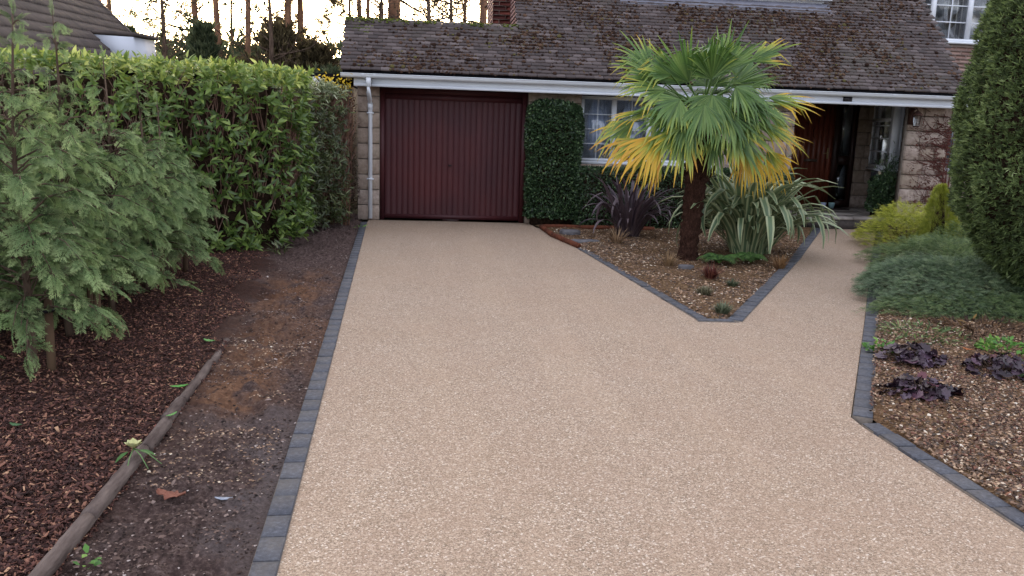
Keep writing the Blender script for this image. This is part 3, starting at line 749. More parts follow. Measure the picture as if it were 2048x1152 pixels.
# bricks ----------------------------------------------------------------
def brick_mesh(name, mat):
    m_ = MB(); V = []
    for (k, y) in ((.5, .5), (.5, -.44), (.485, -.5)):
        V += [(-k, y, -k), (k, y, -k), (k, y, k), (-k, y, k)]
    Q = [(8, 9, 10, 11)]
    for s_ in (0, 4):
        for j in range(4): Q.append((s_ + j, s_ + 4 + j, s_ + 4 + (j + 1) % 4, s_ + (j + 1) % 4))
    return mesh_np(name, V, [np.array(Q)], mat)
BR, BB = brick_mesh('brick', MT['brick_red']), brick_mesh('brick', MT['brick_buff'])
def bricks(parent, me, x0, x1, z0, z1, y, facing='y', L=.215, H=.065, j=.010, out=.004):
    r_ = 0; z = z0
    while z + H <= z1 + .001:
        x = x0 - (L + j) / 2 * (r_ % 2)
        while x < x1 - .02:
            a, c = max(x, x0), min(x + L, x1)
            if c - a > .03:
                if facing == 'y': obj('brick', me, parent, ((a + c) / 2, y + .04 - out + rng.normal(0, .001), z + H / 2), None, (c - a, .08, H))
                else: obj('brick', me, parent, (y + .04 - out + rng.normal(0, .001), (a + c) / 2, z + H / 2), (0, 0, -PI / 2), (c - a, .08, H))
            x += L + j
        z += H + j; r_ += 1
mort2 = simple('pale_mortar', '#8f8078', .95, .1, 1, 30, '#7b6d64')
# gable wall between the garage ridge and the high roof (faces left)
gw = MB(); gw.add([(1.345, 13.05, 2.6), (1.345, 16.6, 2.6), (1.345, 16.6, 5.9), (1.345, 15.3, Z0 + (15.3 - Y0) * TN - .10), (1.345, 13.05, Z0 + (13.05 - Y0) * TN - .10),
                   (1.45, 13.05, 2.6), (1.45, 16.6, 2.6), (1.45, 16.6, 5.9), (1.45, 15.3, Z0 + (15.3 - Y0) * TN - .10), (1.45, 13.05, Z0 + (13.05 - Y0) * TN - .10)],
                  [(0, 4, 3), (0, 3, 1), (1, 3, 2)], [(0, 5, 9, 4), (4, 9, 8, 3), (3, 8, 7, 2)])
gw = gw.build('gable_wall', mort2, house)
z = 2.80; r_ = 0
BP = brick_mesh('brick', brick_mat('pink_lit_brick', [(0, '#8d6a62'), (.5, '#a57f77'), (1, '#b9968e')]))  # paler pink puts the sky light from the left into the brick colour
while z < 4.3:
    y_lo = Y0 + (z + .17 - Z0) / TN; y = 13.1 - (r_ % 2) * .11
    while y < 15.0:
        a, c = max(y, y_lo), min(y + .215, 14.93)
        if c - a > .03: obj('brick', BP, gw, (1.345 + .036, (a + c) / 2, z + .0325), (0, 0, -PI / 2), (c - a, .08, .065))
        y += .225
    z += .075; r_ += 1
ch = MB().box(1.04, 1.343, 14.94, 16.4, 2.3, 6.2).build('chimney', mort2, house)
bricks(ch, BR, 1.04, 1.343, 2.85, 4.3, 14.94, 'y')
bricks(ch, BP, 14.95, 16.4, 2.85, 4.3, 1.04, 'x')  # left face coloured paler than the front, as lit from the left
# two storey brick wall on the right
uw = MB(); Y2 = 15.9
uw.box(8.36, 12.2, Y2, Y2 + .25, 2.2, 3.33); uw.box(8.36, 8.94, Y2, Y2 + .25, 3.331, 5.2); uw.box(11.26, 12.2, Y2, Y2 + .25, 3.331, 5.2); uw.box(8.36, 12.2, Y2, Y2 + .25, 4.75, 5.9)
uw = uw.build('upper_wall', mort2, house)
bricks(uw, BB, 9.2, 11.6, 2.4, 3.32, Y2)
window(8.95, 11.25, 3.38, 4.74, Y2 + .02, [9.66, 10.42], 2, 4, house, .065, 'blind', bar=.02)
# lower right wall with its own window, beside the pier
MB().box(8.36, 9.9, 13.02, 13.2, 0, .95).build('wall', MT['mortar'], house); 
stone_wall(8.36, 9.6, 0, .95, 12.99, house)
window(8.38, 9.6, 1.0, 2.0, 13.03, [8.98], 2, 4, house, .05, 'net')
MB().box(8.345, 9.7, 12.75, 13.3, 2.01, 2.16).build('fascia', MT['upvc'], house)
# dormer
dm = empty('dormer', (4.8, 13.8, 3.5), parent=house)
pa, pb = rp(0, 1.87, .022), rp(0, 2.16, .022)
b = MB(); b.add([(3.02, pa[1] - .0, pa[2]), (6.60, pa[1], pa[2]), (6.60, pb[1], pb[2]), (3.02, pb[1], pb[2]),
                 (3.02, pa[1] + .01, pa[2] - .014), (6.60, pa[1] + .01, pa[2] - .014)], None, [(0, 1, 2, 3), (4, 5, 1, 0)]); b.build('lead_apron', MT['lead'], dm)
yd = pb[1] - .03
MB().box(3.20, 6.52, yd, yd + .09, pb[2] - .05, pb[2] + .12).build('dormer_board', MT['upvc'], dm)
MB().box(3.5, 6.62, yd - .09, yd - .002, pb[2] + .01, pb[2] + .055).build('sill', MT['upvc'], dm)
b = MB(); b.box(3.20, 3.32, yd + .0, yd + 2.0, pb[2] + .12, 4.8); b.box(6.40, 6.52, yd + .0, yd + 2.0, pb[2] + .12, 4.8); b.build('dormer_cheek', MT['ntile'], dm)
MB().box(3.05, 6.67, yd - .2, yd + 2.2, 4.8, 4.92).build('dormer_roof', MT['felt'], dm)
window(3.33, 6.39, pb[2] + .125, 4.79, yd + .02, [4.1, 4.86, 5.62], 2, 4, dm, .06, 'net', sill=False)

# ================================================================== planting
# ---- leaf templates: x across, y along, z normal
def leaf_t(w, fold=.15, droop=.15, n=3):
    """pointed oval leaf of length 1"""
    ys = np.linspace(0, 1, n + 1); V = []; F3 = []; F4 = []
    for k, y in enumerate(ys):
        hw = w * math.sin(PI * min(max(y, .04), .985) ** .8) ** .8
        z = -droop * y * y
        V += [(-hw, y, z + fold * hw), (0, y, z), (hw, y, z + fold * hw)]
    for k in range(n):
        a = 3 * k; F4 += [(a, a + 1, a + 4, a + 3), (a + 1, a + 2, a + 5, a + 4)]
    return np.array(V), [np.array(F4)]
def spray_t(seed, nb=9, fine=True):
    """flat feathery conifer spray, length 1"""
    g = np.random.default_rng(seed); V = []; Q = []
    def kite(p, d, L, w):
        s_ = np.array([-d[1], d[0]]); k = len(V)
        z = lambda q: -.28 * (q[0] ** 2 * 1.6 + q[1] ** 2)
        for q in (p, p + d * L * .45 + s_ * w, p + d * L, p + d * L * .45 - s_ * w): V.append((q[0], q[1], z(q) + g.normal(0, .006)))
        Q.append((k, k + 3, k + 2, k + 1))
    for k in range(4): kite(np.array([0, k * .25]), np.array([0, 1.]), .3, .018)
    for i in range(nb):
        y = .08 + .86 * i / nb
        for sd_ in (-1, 1):
            L = (.52 - .40 * abs(y - .2) ** .9) * g.uniform(.75, 1.15) * (.55 + .45 * min(1, y * 6))
            a = g.uniform(35, 55) * PI / 180; d = np.array([sd_ * math.sin(a), math.cos(a)])
            p = np.array([0, y + .02 * sd_]); kite(p, d, L, .015)
            if fine and L > .16:
                for t in (.3, .55, .78):
                    for s2 in (-1, 1):
                        a2 = a * sd_ + s2 * .75; d2 = np.array([math.sin(a2), math.cos(a2)]); kite(p + d * L * t, d2, L * .46 * (1.1 - t), .013)
    V = np.array(V); g_ = np.clip(np.hypot(V[:, 0] * 1.9, V[:, 1] * .95), 0, 1); TIPA[len(TIPA)] = g_
    return V, [np.array(Q)], np.stack([g_ * 0 + .5, g_, g_ * 0 + .5], -1)
TIPA = {}
def tuft_t(seed, k=4, w=.16):
    g = np.random.default_rng(seed); V = []; T = []
    for i in range(k):
        a = i * 2 * PI / k + g.uniform(-.4, .4); tl = g.uniform(.25, .75); c, s_ = math.cos(a), math.sin(a); m = len(V)
        L = g.uniform(.7, 1.1); px, pz = -s_, c
        V += [(px * w * .4, 0, pz * w * .4), (-px * w * .4, 0, -pz * w * .4), (c * tl * .5 * L - px * w, L * .55, s_ * tl * .5 * L - pz * w), (c * tl * .5 * L + px * w, L * .55, s_ * tl * .5 * L + pz * w), (c * tl * L, L, s_ * tl * L)]
        T += [(m, m + 1, m + 2), (m, m + 2, m + 3), (m + 3, m + 2, m + 4)]
    return np.array(V), [np.array(T)]
LAUREL = leaf_t(.17, .35, .18); SMALL = leaf_t(.27, .3, .1, 2); LONG = leaf_t(.10, .3, .3)
SPR = [spray_t(i) for i in range(4)]; SPRC = [spray_t(10 + i, 6, False) for i in range(3)]
def cloud(name, tpl, P, D, N, S, mat, parent=None, tint=None, kind='stuff', smooth=False):
    V, F, A = scatter(tpl[0], tpl[1], frames(D, N), np.asarray(P, float), S, None, rng.random(len(P)) if tint is None else np.clip(tint, 0, 1))
    o = mk(name, V - wloc(parent), F, mat, parent, A, loc=wloc(parent) if parent is not None else None, smooth=smooth)
    if kind: o['kind'] = kind
    return o
def multicloud(name, tpls, P, D, N, S, mat, parent=None, tint=None, kind='stuff'):
    n = len(P); P = np.asarray(P, float); S = np.asarray(S, float); tint = rng.random(n) if tint is None else np.clip(tint, 0, 1)
    ch_ = rng.integers(0, len(tpls), n); Vs, Fs, As, off = [], [], [], 0
    Mx = frames(D, N)
    for k, t in enumerate(tpls):
        m = ch_ == k
        if not m.any(): continue
        V, F, A = scatter(t[0], t[1], Mx[m], P[m], S[m], t[2] if len(t) > 2 else None, tint[m]); Vs.append(V); Fs.append(F[0] + off); As.append(A); off += len(V)
    o = mk(name, np.vstack(Vs) - wloc(parent), [np.vstack(Fs)], mat, parent, np.vstack(As), loc=wloc(parent) if parent is not None else None)
    if kind: o['kind'] = kind
    return o
UP = np.array([0, 0, 1.])
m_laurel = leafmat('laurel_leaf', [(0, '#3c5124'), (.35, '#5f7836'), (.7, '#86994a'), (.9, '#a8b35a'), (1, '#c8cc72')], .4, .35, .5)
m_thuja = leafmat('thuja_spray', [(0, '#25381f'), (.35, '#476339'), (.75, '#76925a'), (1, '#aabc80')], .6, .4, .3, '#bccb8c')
m_top = leafmat('clipped_conifer', [(0, '#39442a'), (.4, '#5c6d42'), (.8, '#82945a'), (1, '#aab884')], .6, .3, .3)
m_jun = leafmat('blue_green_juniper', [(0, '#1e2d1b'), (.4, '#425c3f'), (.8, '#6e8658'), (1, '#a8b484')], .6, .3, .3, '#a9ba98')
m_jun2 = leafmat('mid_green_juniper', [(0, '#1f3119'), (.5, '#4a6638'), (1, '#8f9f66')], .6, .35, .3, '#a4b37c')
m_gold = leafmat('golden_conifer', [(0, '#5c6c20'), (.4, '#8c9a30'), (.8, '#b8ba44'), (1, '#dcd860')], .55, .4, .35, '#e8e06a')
m_ivy = leafmat('dark_clipped_leaf', [(0, '#22321f'), (.5, '#35492f'), (.85, '#4f6843'), (1, '#7a9062')], .42, .2, .4)
m_priv = leafmat('grey_green_leaf', [(0, '#2e371c'), (.5, '#505a34'), (.85, '#838c5e'), (1, '#bcc0a0')], .4, .3, .5)
m_russet = leafmat('russet_leaf', [(0, '#2c211a'), (.5, '#463529'), (.85, '#6b4f38'), (1, '#83683a')], .7, .2, .2)
m_yel = leafmat('yellow_leaf', [(0, '#a58a1f'), (.6, '#cfb02e'), (1, '#e0c84a')], .6, .3, .3)
m_green = leafmat('fresh_green_leaf', [(0, '#3f6a2a'), (.6, '#5f8c3c'), (1, '#86a84e')], .5, .3, .4)
m_tree = leafmat('far_evergreen', [(0, '#2b3426'), (.5, '#465039'), (1, '#6b7253')], .7, .4, .2)
m_treeb = leafmat('far_brown_foliage', [(0, '#363023'), (.5, '#544b36'), (1, '#7c7050')], .8, .4, .2)

# ---- laurel hedge
HP = np.array([(-1.54, 10.6), (-1.56, 9.95), (-2.20, 9.2), (-3.2, 8.85), (-7.4, 8.25)])
def hedge(name, path, height, depth, n, tpl, mat, size, label, cat, seed, twig=True, tintf=None, group=None, hole=.0, face_frac=.7, shoots=0):
    g = np.random.default_rng(seed); seg = np.diff(path, axis=0); L = np.linalg.norm(seg, axis=1); cum = np.r_[0, np.cumsum(L)]
    root = empty(name, (*path.mean(0), 0), label, cat, group)
    def at(s):
        k = np.clip(np.searchsorted(cum, s, side='right') - 1, 0, len(L) - 1); t = (s - cum[k]) / L[k]
        p = path[k] + seg[k] * t[:, None]; d = seg[k] / L[k][:, None]; return p, d
    s = g.uniform(0, cum[-1], n); p, d = at(s); nor = np.stack([-d[:, 1], d[:, 0]], -1)
    if nor.mean(0)[1] > 0: nor = -nor
    face = g.random(n) < face_frac
    z = np.where(face, g.uniform(.03, height, n), height)
    bulge = (fbm(s, z, 2.2, 3, seed) - .5) * .16
    dep = g.exponential(.07, n)
    P = np.empty((n, 3)); into = np.where(face, dep - bulge - .04, g.uniform(0, depth, n))
    into = into + np.where(face, np.clip((z - height + .12) / .12, 0, 1) * .05, 0)
    P[:, :2] = p - nor * into[:, None]; P[:, 2] = np.where(face, z, height - dep * .8 + (fbm(s, into, 3.2, 3, seed + 3) - .5) * .13)
    D = np.zeros((n, 3)); D[:, :2] = nor * np.where(face, g.uniform(.4, 1.2, n), g.uniform(0, .4, n))[:, None]; D[:, 2] = np.where(face, g.uniform(-.3, .9, n), g.uniform(.5, 1.3, n)); D += g.normal(0, .45, (n, 3))
    N = UP[None] * .8 + g.normal(0, .5, (n, 3)); N[:, :2] += nor * .5
    if hole:
        hm = fbm(s * 1.0, z, 1.6, 3, seed + 9); keep = (g.random(n) > np.clip((hm - .50 + .06 * (z / height > .7)) * 9, 0, 1) * np.clip((s - 1.3) * 2, .15, 1) * hole) | ~face | (z > height - .12); P, D, N, z, face = P[keep], D[keep], N[keep], z[keep], face[keep]; n = len(P)
    if shoots:      # leaves sit in whorls along short shoots
        ns_ = n // shoots; pick = g.permutation(n)[:ns_]; par = np.repeat(pick, shoots); a_ = nrm(D[par] * [1, 1, .4] + UP * .55 + g.normal(0, .08, (len(par), 3))); P = P[par] + a_ * (g.random(len(par)) * .10)[:, None]
        rad_ = nrm(np.cross(a_, rdir(len(par), g))); D = a_ * g.uniform(.35, 1.1, len(par))[:, None] + rad_ * .9; N = a_ + g.normal(0, .25, (len(par), 3)); z = P[:, 2]; face = face[par]; n = len(par)
        P[:, 2] = np.maximum(P[:, 2], .02)
    sz = size * g.uniform(.55, 1.15, n) * np.where(face, 1, .85)
    tint = g.random(n) ** 1.5 * .62 + .35 * (fbm(P[:, 0] - P[:, 1], P[:, 2], 3.0, 2, seed + 6) - .35) + np.where(face, np.clip((z - height * .75) / height, 0, .25) * 1.4, .42)  # paler tint towards the top: new growth, plus top light put into the colour
    if tintf is not None: tint = tintf(tint, P, g)
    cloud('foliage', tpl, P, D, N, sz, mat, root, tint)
    # dark twiggy inside
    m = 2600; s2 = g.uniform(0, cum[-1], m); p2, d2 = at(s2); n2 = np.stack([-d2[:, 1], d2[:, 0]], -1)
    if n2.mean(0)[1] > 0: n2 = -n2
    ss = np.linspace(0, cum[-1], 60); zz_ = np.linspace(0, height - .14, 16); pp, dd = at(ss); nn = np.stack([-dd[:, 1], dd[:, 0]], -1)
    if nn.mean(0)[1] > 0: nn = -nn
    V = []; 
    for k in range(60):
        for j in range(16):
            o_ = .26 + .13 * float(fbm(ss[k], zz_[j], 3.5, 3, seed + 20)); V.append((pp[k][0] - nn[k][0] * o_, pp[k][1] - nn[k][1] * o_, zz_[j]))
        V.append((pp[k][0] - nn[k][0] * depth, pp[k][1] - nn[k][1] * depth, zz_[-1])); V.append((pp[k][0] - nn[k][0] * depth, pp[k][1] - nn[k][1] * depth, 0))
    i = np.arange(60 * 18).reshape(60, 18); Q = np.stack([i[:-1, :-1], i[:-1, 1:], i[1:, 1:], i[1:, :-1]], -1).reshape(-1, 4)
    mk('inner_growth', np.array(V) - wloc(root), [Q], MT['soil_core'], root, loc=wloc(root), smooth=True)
    if twig:
        tb = MB()
        for k in range(700):
            q = p2[k] - n2[k] * g.uniform(.08, .24); a = g.uniform(-.9, .9); z0 = g.uniform(.05, 1) ** .7 * (height - .5); L_ = g.uniform(.2, .6)
            e = np.array([*(q + d2[k] * a * L_ * .6 + n2[k] * g.uniform(0, .13)), z0 + L_]); s0 = np.array([*q, z0]); mid = (s0 + e) / 2 + g.normal(0, .02, 3)
            tb.tube([s0, mid, e], [.006, .005, .0025], 4, (g.random(), 0, 0), False)
        t_ = tb.build('twigs', simple('hedge_twigs', '#6e5146', .85, .2, 1, 10, '#937468'), root); t_['kind'] = 'stuff'
    return root
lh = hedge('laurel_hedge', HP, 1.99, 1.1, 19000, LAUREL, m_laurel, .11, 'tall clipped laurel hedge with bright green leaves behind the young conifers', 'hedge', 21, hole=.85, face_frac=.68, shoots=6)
hedge('privet_hedge', np.array([(-1.2, 12.0), (-1.5, 11.5), (-1.62, 10.8)]), 1.92, .7, 6500, LONG, m_priv, .10,
      'dark loose grey green shrub hedge between the laurel end and the garage corner', 'hedge', 33, hole=.6, shoots=6)
rs = hedge('russet_shrub', np.array([(-1.14, 12.75), (-1.2, 12.35), (-1.5, 12.1)]), 1.88, .6, 2600, LONG, m_russet, .06,
      'dark twiggy russet shrub with yellow top leaves squeezed against the garage corner', 'shrub', 35, hole=.6)
n = 170; P = np.stack([rng.uniform(-1.85, -1.13, n), rng.uniform(12.0, 12.5, n), rng.normal(1.98, .07, n)], -1)
cloud('yellow_leaves', SMALL, P, rdir(n) + UP * .6, rdir(n) + UP, rng.uniform(.04, .07, n), m_yel, rs)
tb = MB()
for k in range(60):
    x = rng.uniform(-1.6, -1.14); y = 12.15 + rng.uniform(-.1, .1); tb.tube([(x, y, 0), (x + rng.normal(0, .03), y, .9), (x + rng.normal(0, .07), y + .05, 1.9 + rng.random() * .1)], [.008, .006, .003], 4, (.5, 0, 0), False)
o = tb.build('stems', simple('russet_stems', '#4a3429', .85, .2, 1, 12, '#6e5240'), rs); o['kind'] = 'stuff'

# ---- young feathery conifers, each tied to a stake
def thuja(x, y, h, rad, seed, label, stake=None, lean=(0, 0), bottom=.28, dens=1.0):
    g = np.random.default_rng(seed)
    root = empty('young_conifer', (x, y, 0), label, 'conifer', 'young feathery conifers planted in front of the laurel hedge')
    z = np.linspace(-.02, h, 9); px = x + lean[0] * z / h + .02 * np.sin(z * 3 + seed); py = y + lean[1] * z / h
    MB().tube(np.stack([px, py, z], -1), np.interp(z, [0, h * .6, h], [.026, .012, .003]), 7).build('trunk', MT['trunk'], root, True)
    br = MB(); P, D, N, S, Tn = [], [], [], [], []
    nbr = int(104 * dens)
    for k in range(nbr):
        f = (k + g.random()) / nbr; z0 = bottom + (h - .06 - bottom) * f ** 1.25
        L = rad * np.interp(z0 / h, [0, .15, .45, .66, .78, 1], [.8, 1, .92, .48, .22, .08]) * g.uniform(.6, 1.2) * (.8 + .2 * min(1, (z0 - bottom + .2) * 4)); L = max(L, .07)
        if z0 / h > .74 and g.random() < .6: continue
        az = k * 2.4 + g.normal(0, .3); el = R(g.uniform(5, 62)) + (z0 / h) ** 3 * .4
        hd = np.array([math.cos(az), math.sin(az), 0]); t = np.linspace(0, 1, 7)
        p0 = np.array([np.interp(z0, z, px), np.interp(z0, z, py), z0])
        C = p0 + hd * (L * math.cos(el) * t)[:, None] + UP * (L * (math.sin(el) * t * 1.15 - (.35 + .45 * math.sin(el)) * t ** 2.4))[:, None]
        br.tube(C[::2], [.006, .005, .004, .002], 4, (.4, 0, 0), False)
        dC = np.gradient(C, axis=0)
        ns = max(4, int(17 * L / rad))
        for j in range(ns):
            tt = .22 + .78 * (j + g.random() * .6) / ns; ii = min(6, tt * 6); i0 = int(ii)
            p = C[i0] * (1 - (ii - i0)) + C[min(6, i0 + 1)] * (ii - i0); d = nrm(dC[min(i0, 6)])
            side = nrm(np.cross(d, UP)) * (1 if j % 2 else -1)
            if j >= ns - 2: side = side * .15
            dd = d * g.uniform(.5, 1.0) + side * g.uniform(.3, 1.0) + np.array([0, 0, g.uniform(-.9, .35)])
            P.append(p); D.append(dd); N.append(UP + g.normal(0, .6, 3)); S.append(g.uniform(.06, .155) * (.7 + .3 * L / rad)); Tn.append(g.random() ** 1.5 * .55 + .6 * (tt - .45) + .12 * (z0 > .9) + .25 * (g.random() < .06))  # inner sprays get a darker tint, standing for shade inside the crown
    P.append([px[-1], py[-1], h - .05]); D.append([.2, 0, 1]); N.append([1, 0, .2]); S.append(.12); Tn.append(.6)
    o = br.build('branches', MT['trunk'], root); o['kind'] = 'stuff'
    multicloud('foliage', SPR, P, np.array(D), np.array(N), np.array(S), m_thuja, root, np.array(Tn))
    if stake:
        sx, sy, sh, lb = stake
        s_ = empty('tree_stake', (sx, sy, 0), lb, 'stake', 'short timber stakes beside the young conifers')
        MB().tube([(sx, sy, -.05), (sx + .01, sy, sh)], [.024, .022], 10).build('post', MT['stake'], s_, True)
        tz = sh - .07; an = np.linspace(0, 2 * PI, 14); cx_, cy_ = (sx + x) / 2, (sy + y) / 2; hl = math.hypot(sx - x, sy - y) / 2 + .035
        u = nrm(np.array([sx - x, sy - y, 0])); v = np.array([-u[1], u[0], 0])
        MB().tube([np.array([cx_, cy_, tz]) + u * hl * math.cos(a) + v * .04 * math.sin(a) for a in an], .011, 5).build('rubber_tie', MT['rubber'], s_)
    return root
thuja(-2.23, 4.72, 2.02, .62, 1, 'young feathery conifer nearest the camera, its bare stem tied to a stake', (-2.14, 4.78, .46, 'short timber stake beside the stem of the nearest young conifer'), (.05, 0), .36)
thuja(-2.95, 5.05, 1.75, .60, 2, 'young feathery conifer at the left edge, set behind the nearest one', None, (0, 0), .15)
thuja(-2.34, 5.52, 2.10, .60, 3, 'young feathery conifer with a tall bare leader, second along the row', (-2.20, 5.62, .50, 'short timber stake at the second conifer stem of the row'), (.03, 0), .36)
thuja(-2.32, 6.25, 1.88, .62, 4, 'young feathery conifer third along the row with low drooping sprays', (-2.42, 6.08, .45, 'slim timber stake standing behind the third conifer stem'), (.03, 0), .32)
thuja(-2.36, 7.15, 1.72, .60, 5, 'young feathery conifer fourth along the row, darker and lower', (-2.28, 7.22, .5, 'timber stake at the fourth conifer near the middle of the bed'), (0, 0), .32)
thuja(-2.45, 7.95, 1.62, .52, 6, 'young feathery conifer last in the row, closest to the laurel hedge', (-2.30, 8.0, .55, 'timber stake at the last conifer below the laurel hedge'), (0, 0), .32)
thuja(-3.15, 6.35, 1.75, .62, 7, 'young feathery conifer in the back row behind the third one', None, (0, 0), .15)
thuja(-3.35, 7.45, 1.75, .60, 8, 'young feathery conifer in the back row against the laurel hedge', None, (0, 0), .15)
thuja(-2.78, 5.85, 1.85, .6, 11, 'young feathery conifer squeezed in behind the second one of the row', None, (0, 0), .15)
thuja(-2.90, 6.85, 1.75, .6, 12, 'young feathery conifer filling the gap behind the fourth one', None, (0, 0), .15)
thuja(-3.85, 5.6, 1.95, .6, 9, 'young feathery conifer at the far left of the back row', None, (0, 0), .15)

# ---- clipped shrub on the wall and the low hedge under the window
def clipbox(name, x0, x1, y0, y1, z0, z1, n, tpl, mat, size, label, cat, seed, wob=.05, rnd=.12, parent=None):
    g = np.random.default_rng(seed); root = empty(name, ((x0 + x1) / 2, (y0 + y1) / 2, 0), label, cat)
    a1, a2, a3 = (x1 - x0) * (z1 - z0), (y1 - y0) * (z1 - z0), (x1 - x0) * (y1 - y0)
    f = g.choice(4, n, p=np.array([a1, a2 * .8, a2 * .8, a3]) / (a1 + 1.6 * a2 + a3)); u, v = g.random(n), g.random(n)
    P = np.empty((n, 3)); Nn = np.zeros((n, 3))
    P[:, 0] = np.where(f == 1, x0, np.where(f == 2, x1, x0 + (x1 - x0) * u)); P[:, 1] = np.where(f == 0, y0, y0 + (y1 - y0) * (u * ((f == 1) | (f == 2)) + v * (f == 3)))
    P[:, 2] = np.where(f == 3, z1, z0 + (z1 - z0) * v)
    Nn[f == 0, 1] = -1; Nn[f == 1, 0] = -1; Nn[f == 2, 0] = 1; Nn[f == 3, 2] = 1
    c = np.array([(x0 + x1) / 2, (y0 + y1) / 2, (z0 + z1) / 2]); hs = np.array([(x1 - x0) / 2, (y1 - y0) / 2, (z1 - z0) / 2])
    q = (P - c) / hs; rr = np.clip((np.sort(np.abs(q), axis=1)[:, 1] - (1 - rnd / hs.min() * .4)) , 0, 1); P -= nrm(P - c) * (rr * rnd)[:, None]
    w = (fbm(P[:, 0] + P[:, 1], P[:, 2], 4.5, 3, seed) - .5) * wob * 2.6 - g.exponential(.02, n); P += Nn * w[:, None]
    P[:, 2] = np.clip(P[:, 2], .02, 9)
    D = Nn + g.normal(0, .7, (n, 3)); N = Nn + g.normal(0, .6, (n, 3)) + UP * .4
    cloud('foliage', tpl, P, D, N, size * g.uniform(.6, 1.2, n), mat, root, g.random(n) ** 1.4)
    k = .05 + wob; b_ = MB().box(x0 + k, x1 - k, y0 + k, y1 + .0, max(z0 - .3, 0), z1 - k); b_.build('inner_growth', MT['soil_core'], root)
    return root
IVY = leaf_t(.32, .25, .1, 2)
clipbox('wall_shrub', 1.46, 2.27, 12.52, 12.86, .06, 1.86, 15000, IVY, m_ivy, .042, 'tall dark clipped shrub trained square against the wall right of the garage door', 'shrub', 71, .045, .16)
clipbox('low_hedge', 2.24, 5.6, 12.42, 12.86, .0, .90, 15000, IVY, m_ivy, .042, 'low dark clipped hedge under the white window', 'hedge', 72, .06, .1)
clipbox('porch_shrub', 7.38, 7.76, 13.18, 13.52, .2, .86, 4200, IVY, m_ivy, .045, 'dark bushy evergreen in the porch corner beneath the narrow window', 'shrub', 73, .08, .2)
n = 500; P = np.array([7.66, 13.3, .90]) + rng.normal(0, 1, (n, 3)) * np.array([.10, .12, .13]); ps = [o for o in bpy.data.objects if o.name == 'porch_shrub'][0]
cloud('top_growth', LONG, P, rdir(n) + UP, rdir(n), rng.uniform(.05, .09, n), m_ivy, ps)

# ---- bare climber on the pier
cl = empty('wall_climber', (8.3, 12.8, 0), 'leafless reddish brown climber spreading across the stone pier', 'climber')
vm = simple('vine_stem', '#4a2a26', .85, .2, 1, 18, '#6a413a')
g = np.random.default_rng(8); main = MB(); xs_ = [8.28, 8.34]
for x in (8.30, 8.36, 8.42):
    z = np.linspace(0, 2.02, 14); main.tube(np.stack([x + .02 * np.sin(z * 5 + x * 9), np.full(14, 12.81), z], -1), np.linspace(.013, .006, 14), 5)
main.build('stem', vm, cl, True)
side = MB()
for k in range(110):
    z0 = g.uniform(.15, 1.95) ; z0 = g.choice([.45, .75, 1.05, 1.35, 1.6]) + g.normal(0, .10); x = 8.34; pts = [(x, 12.80, z0)]; a = g.uniform(2.5, 3.6)
    for j in range(g.integers(5, 15)):
        a += g.normal(0, .33); x += math.cos(a) * .065; z0 += math.sin(a) * .05 + .004
        if x < 7.56 or x > 8.6: break
        pts.append((x, 12.808 + g.normal(0, .006), min(max(z0, .05), 2.0)))
    if len(pts) > 2: side.tube(pts, np.linspace(.006, .002, len(pts)), 4, cap=False)
for k in range(60):
    z0 = g.uniform(.2, 1.9); x = 8.4; pts = [(x, 12.80, z0)]; a = g.uniform(-.9, .9)
    for j in range(5): a += g.normal(0, .4); x += math.cos(a) * .05; z0 += math.sin(a) * .06; pts.append((x, 12.80 + g.normal(0, .02), min(max(z0, .05), 2.0)))
    side.tube(pts, np.linspace(.005, .002, 6), 4, cap=False)
o = side.build('side_shoots', vm, cl); o['kind'] = 'stuff'
n = 420; cc = g.choice([.5, .8, 1.1, 1.45, 1.7], n) + g.normal(0, .06, n); P = np.stack([g.uniform(7.7, 8.4, n), 12.79 + g.normal(0, .01, n), cc], -1)
cloud('withered_leaves', SMALL, P, rdir(n) - UP * .5, rdir(n) - np.array([0, 1, 0]), g.uniform(.02, .04, n), leafmat('withered_leaf', [(0, '#3d211f'), (1, '#6b4038')], .8, .1, .1), cl)

# ---- big clipped conifer on the right
tp = empty('clipped_conifer', (5.75, 6.8, 0), 'huge clipped green conifer with a narrow base filling the right edge', 'topiary')
prof = np.array([(-.02, .10), (.12, .34), (.5, .76), (.93, 1.00), (1.27, 1.075), (1.6, 1.07), (1.92, 1.04), (2.38, .985), (2.77, .89), (3.1, .72), (3.35, .45), (3.45, .08)])
def prad(z): return np.interp(z, prof[:, 0], prof[:, 1])
n = 62000; z = rng.uniform(.0, 3.44, n); w = prad(z) / 1.08; k = rng.random(n) < w + .1; z = z[k]; n = len(z); th = rng.uniform(0, 2 * PI, n)
near_ = (np.cos(th) * -.64 + np.sin(th) * -.77) > -.35; k = near_ | (rng.random(n) < .35); z, th = z[k], th[k]; n = len(z)
rr = prad(z) + (fbm(th * 3.2, z * 2.4, 1.6, 4, 81) - .5) * .17 - rng.exponential(.022, n)
P = np.stack([5.75 + rr * np.cos(th), 6.8 + rr * np.sin(th), z], -1); Nn = np.stack([np.cos(th), np.sin(th), (prad(z - .1) - prad(z + .1)) / .2], -1); Nn = nrm(Nn)
T1 = [tuft_t(i, 4, .10) for i in range(3)]
multicloud('foliage', T1, P, Nn + rng.normal(0, .45, (n, 3)) + UP * .35, rdir(n), rng.uniform(.028, .062, n), m_top, tp, rng.random(n) ** 1.3 * .8 + .5 * (fbm(th * 3, z * 2, 2.5, 2, 83) - .4))
zz_ = np.linspace(0, 3.38, 30); tt_ = np.linspace(0, 2 * PI, 40, endpoint=False); V = []
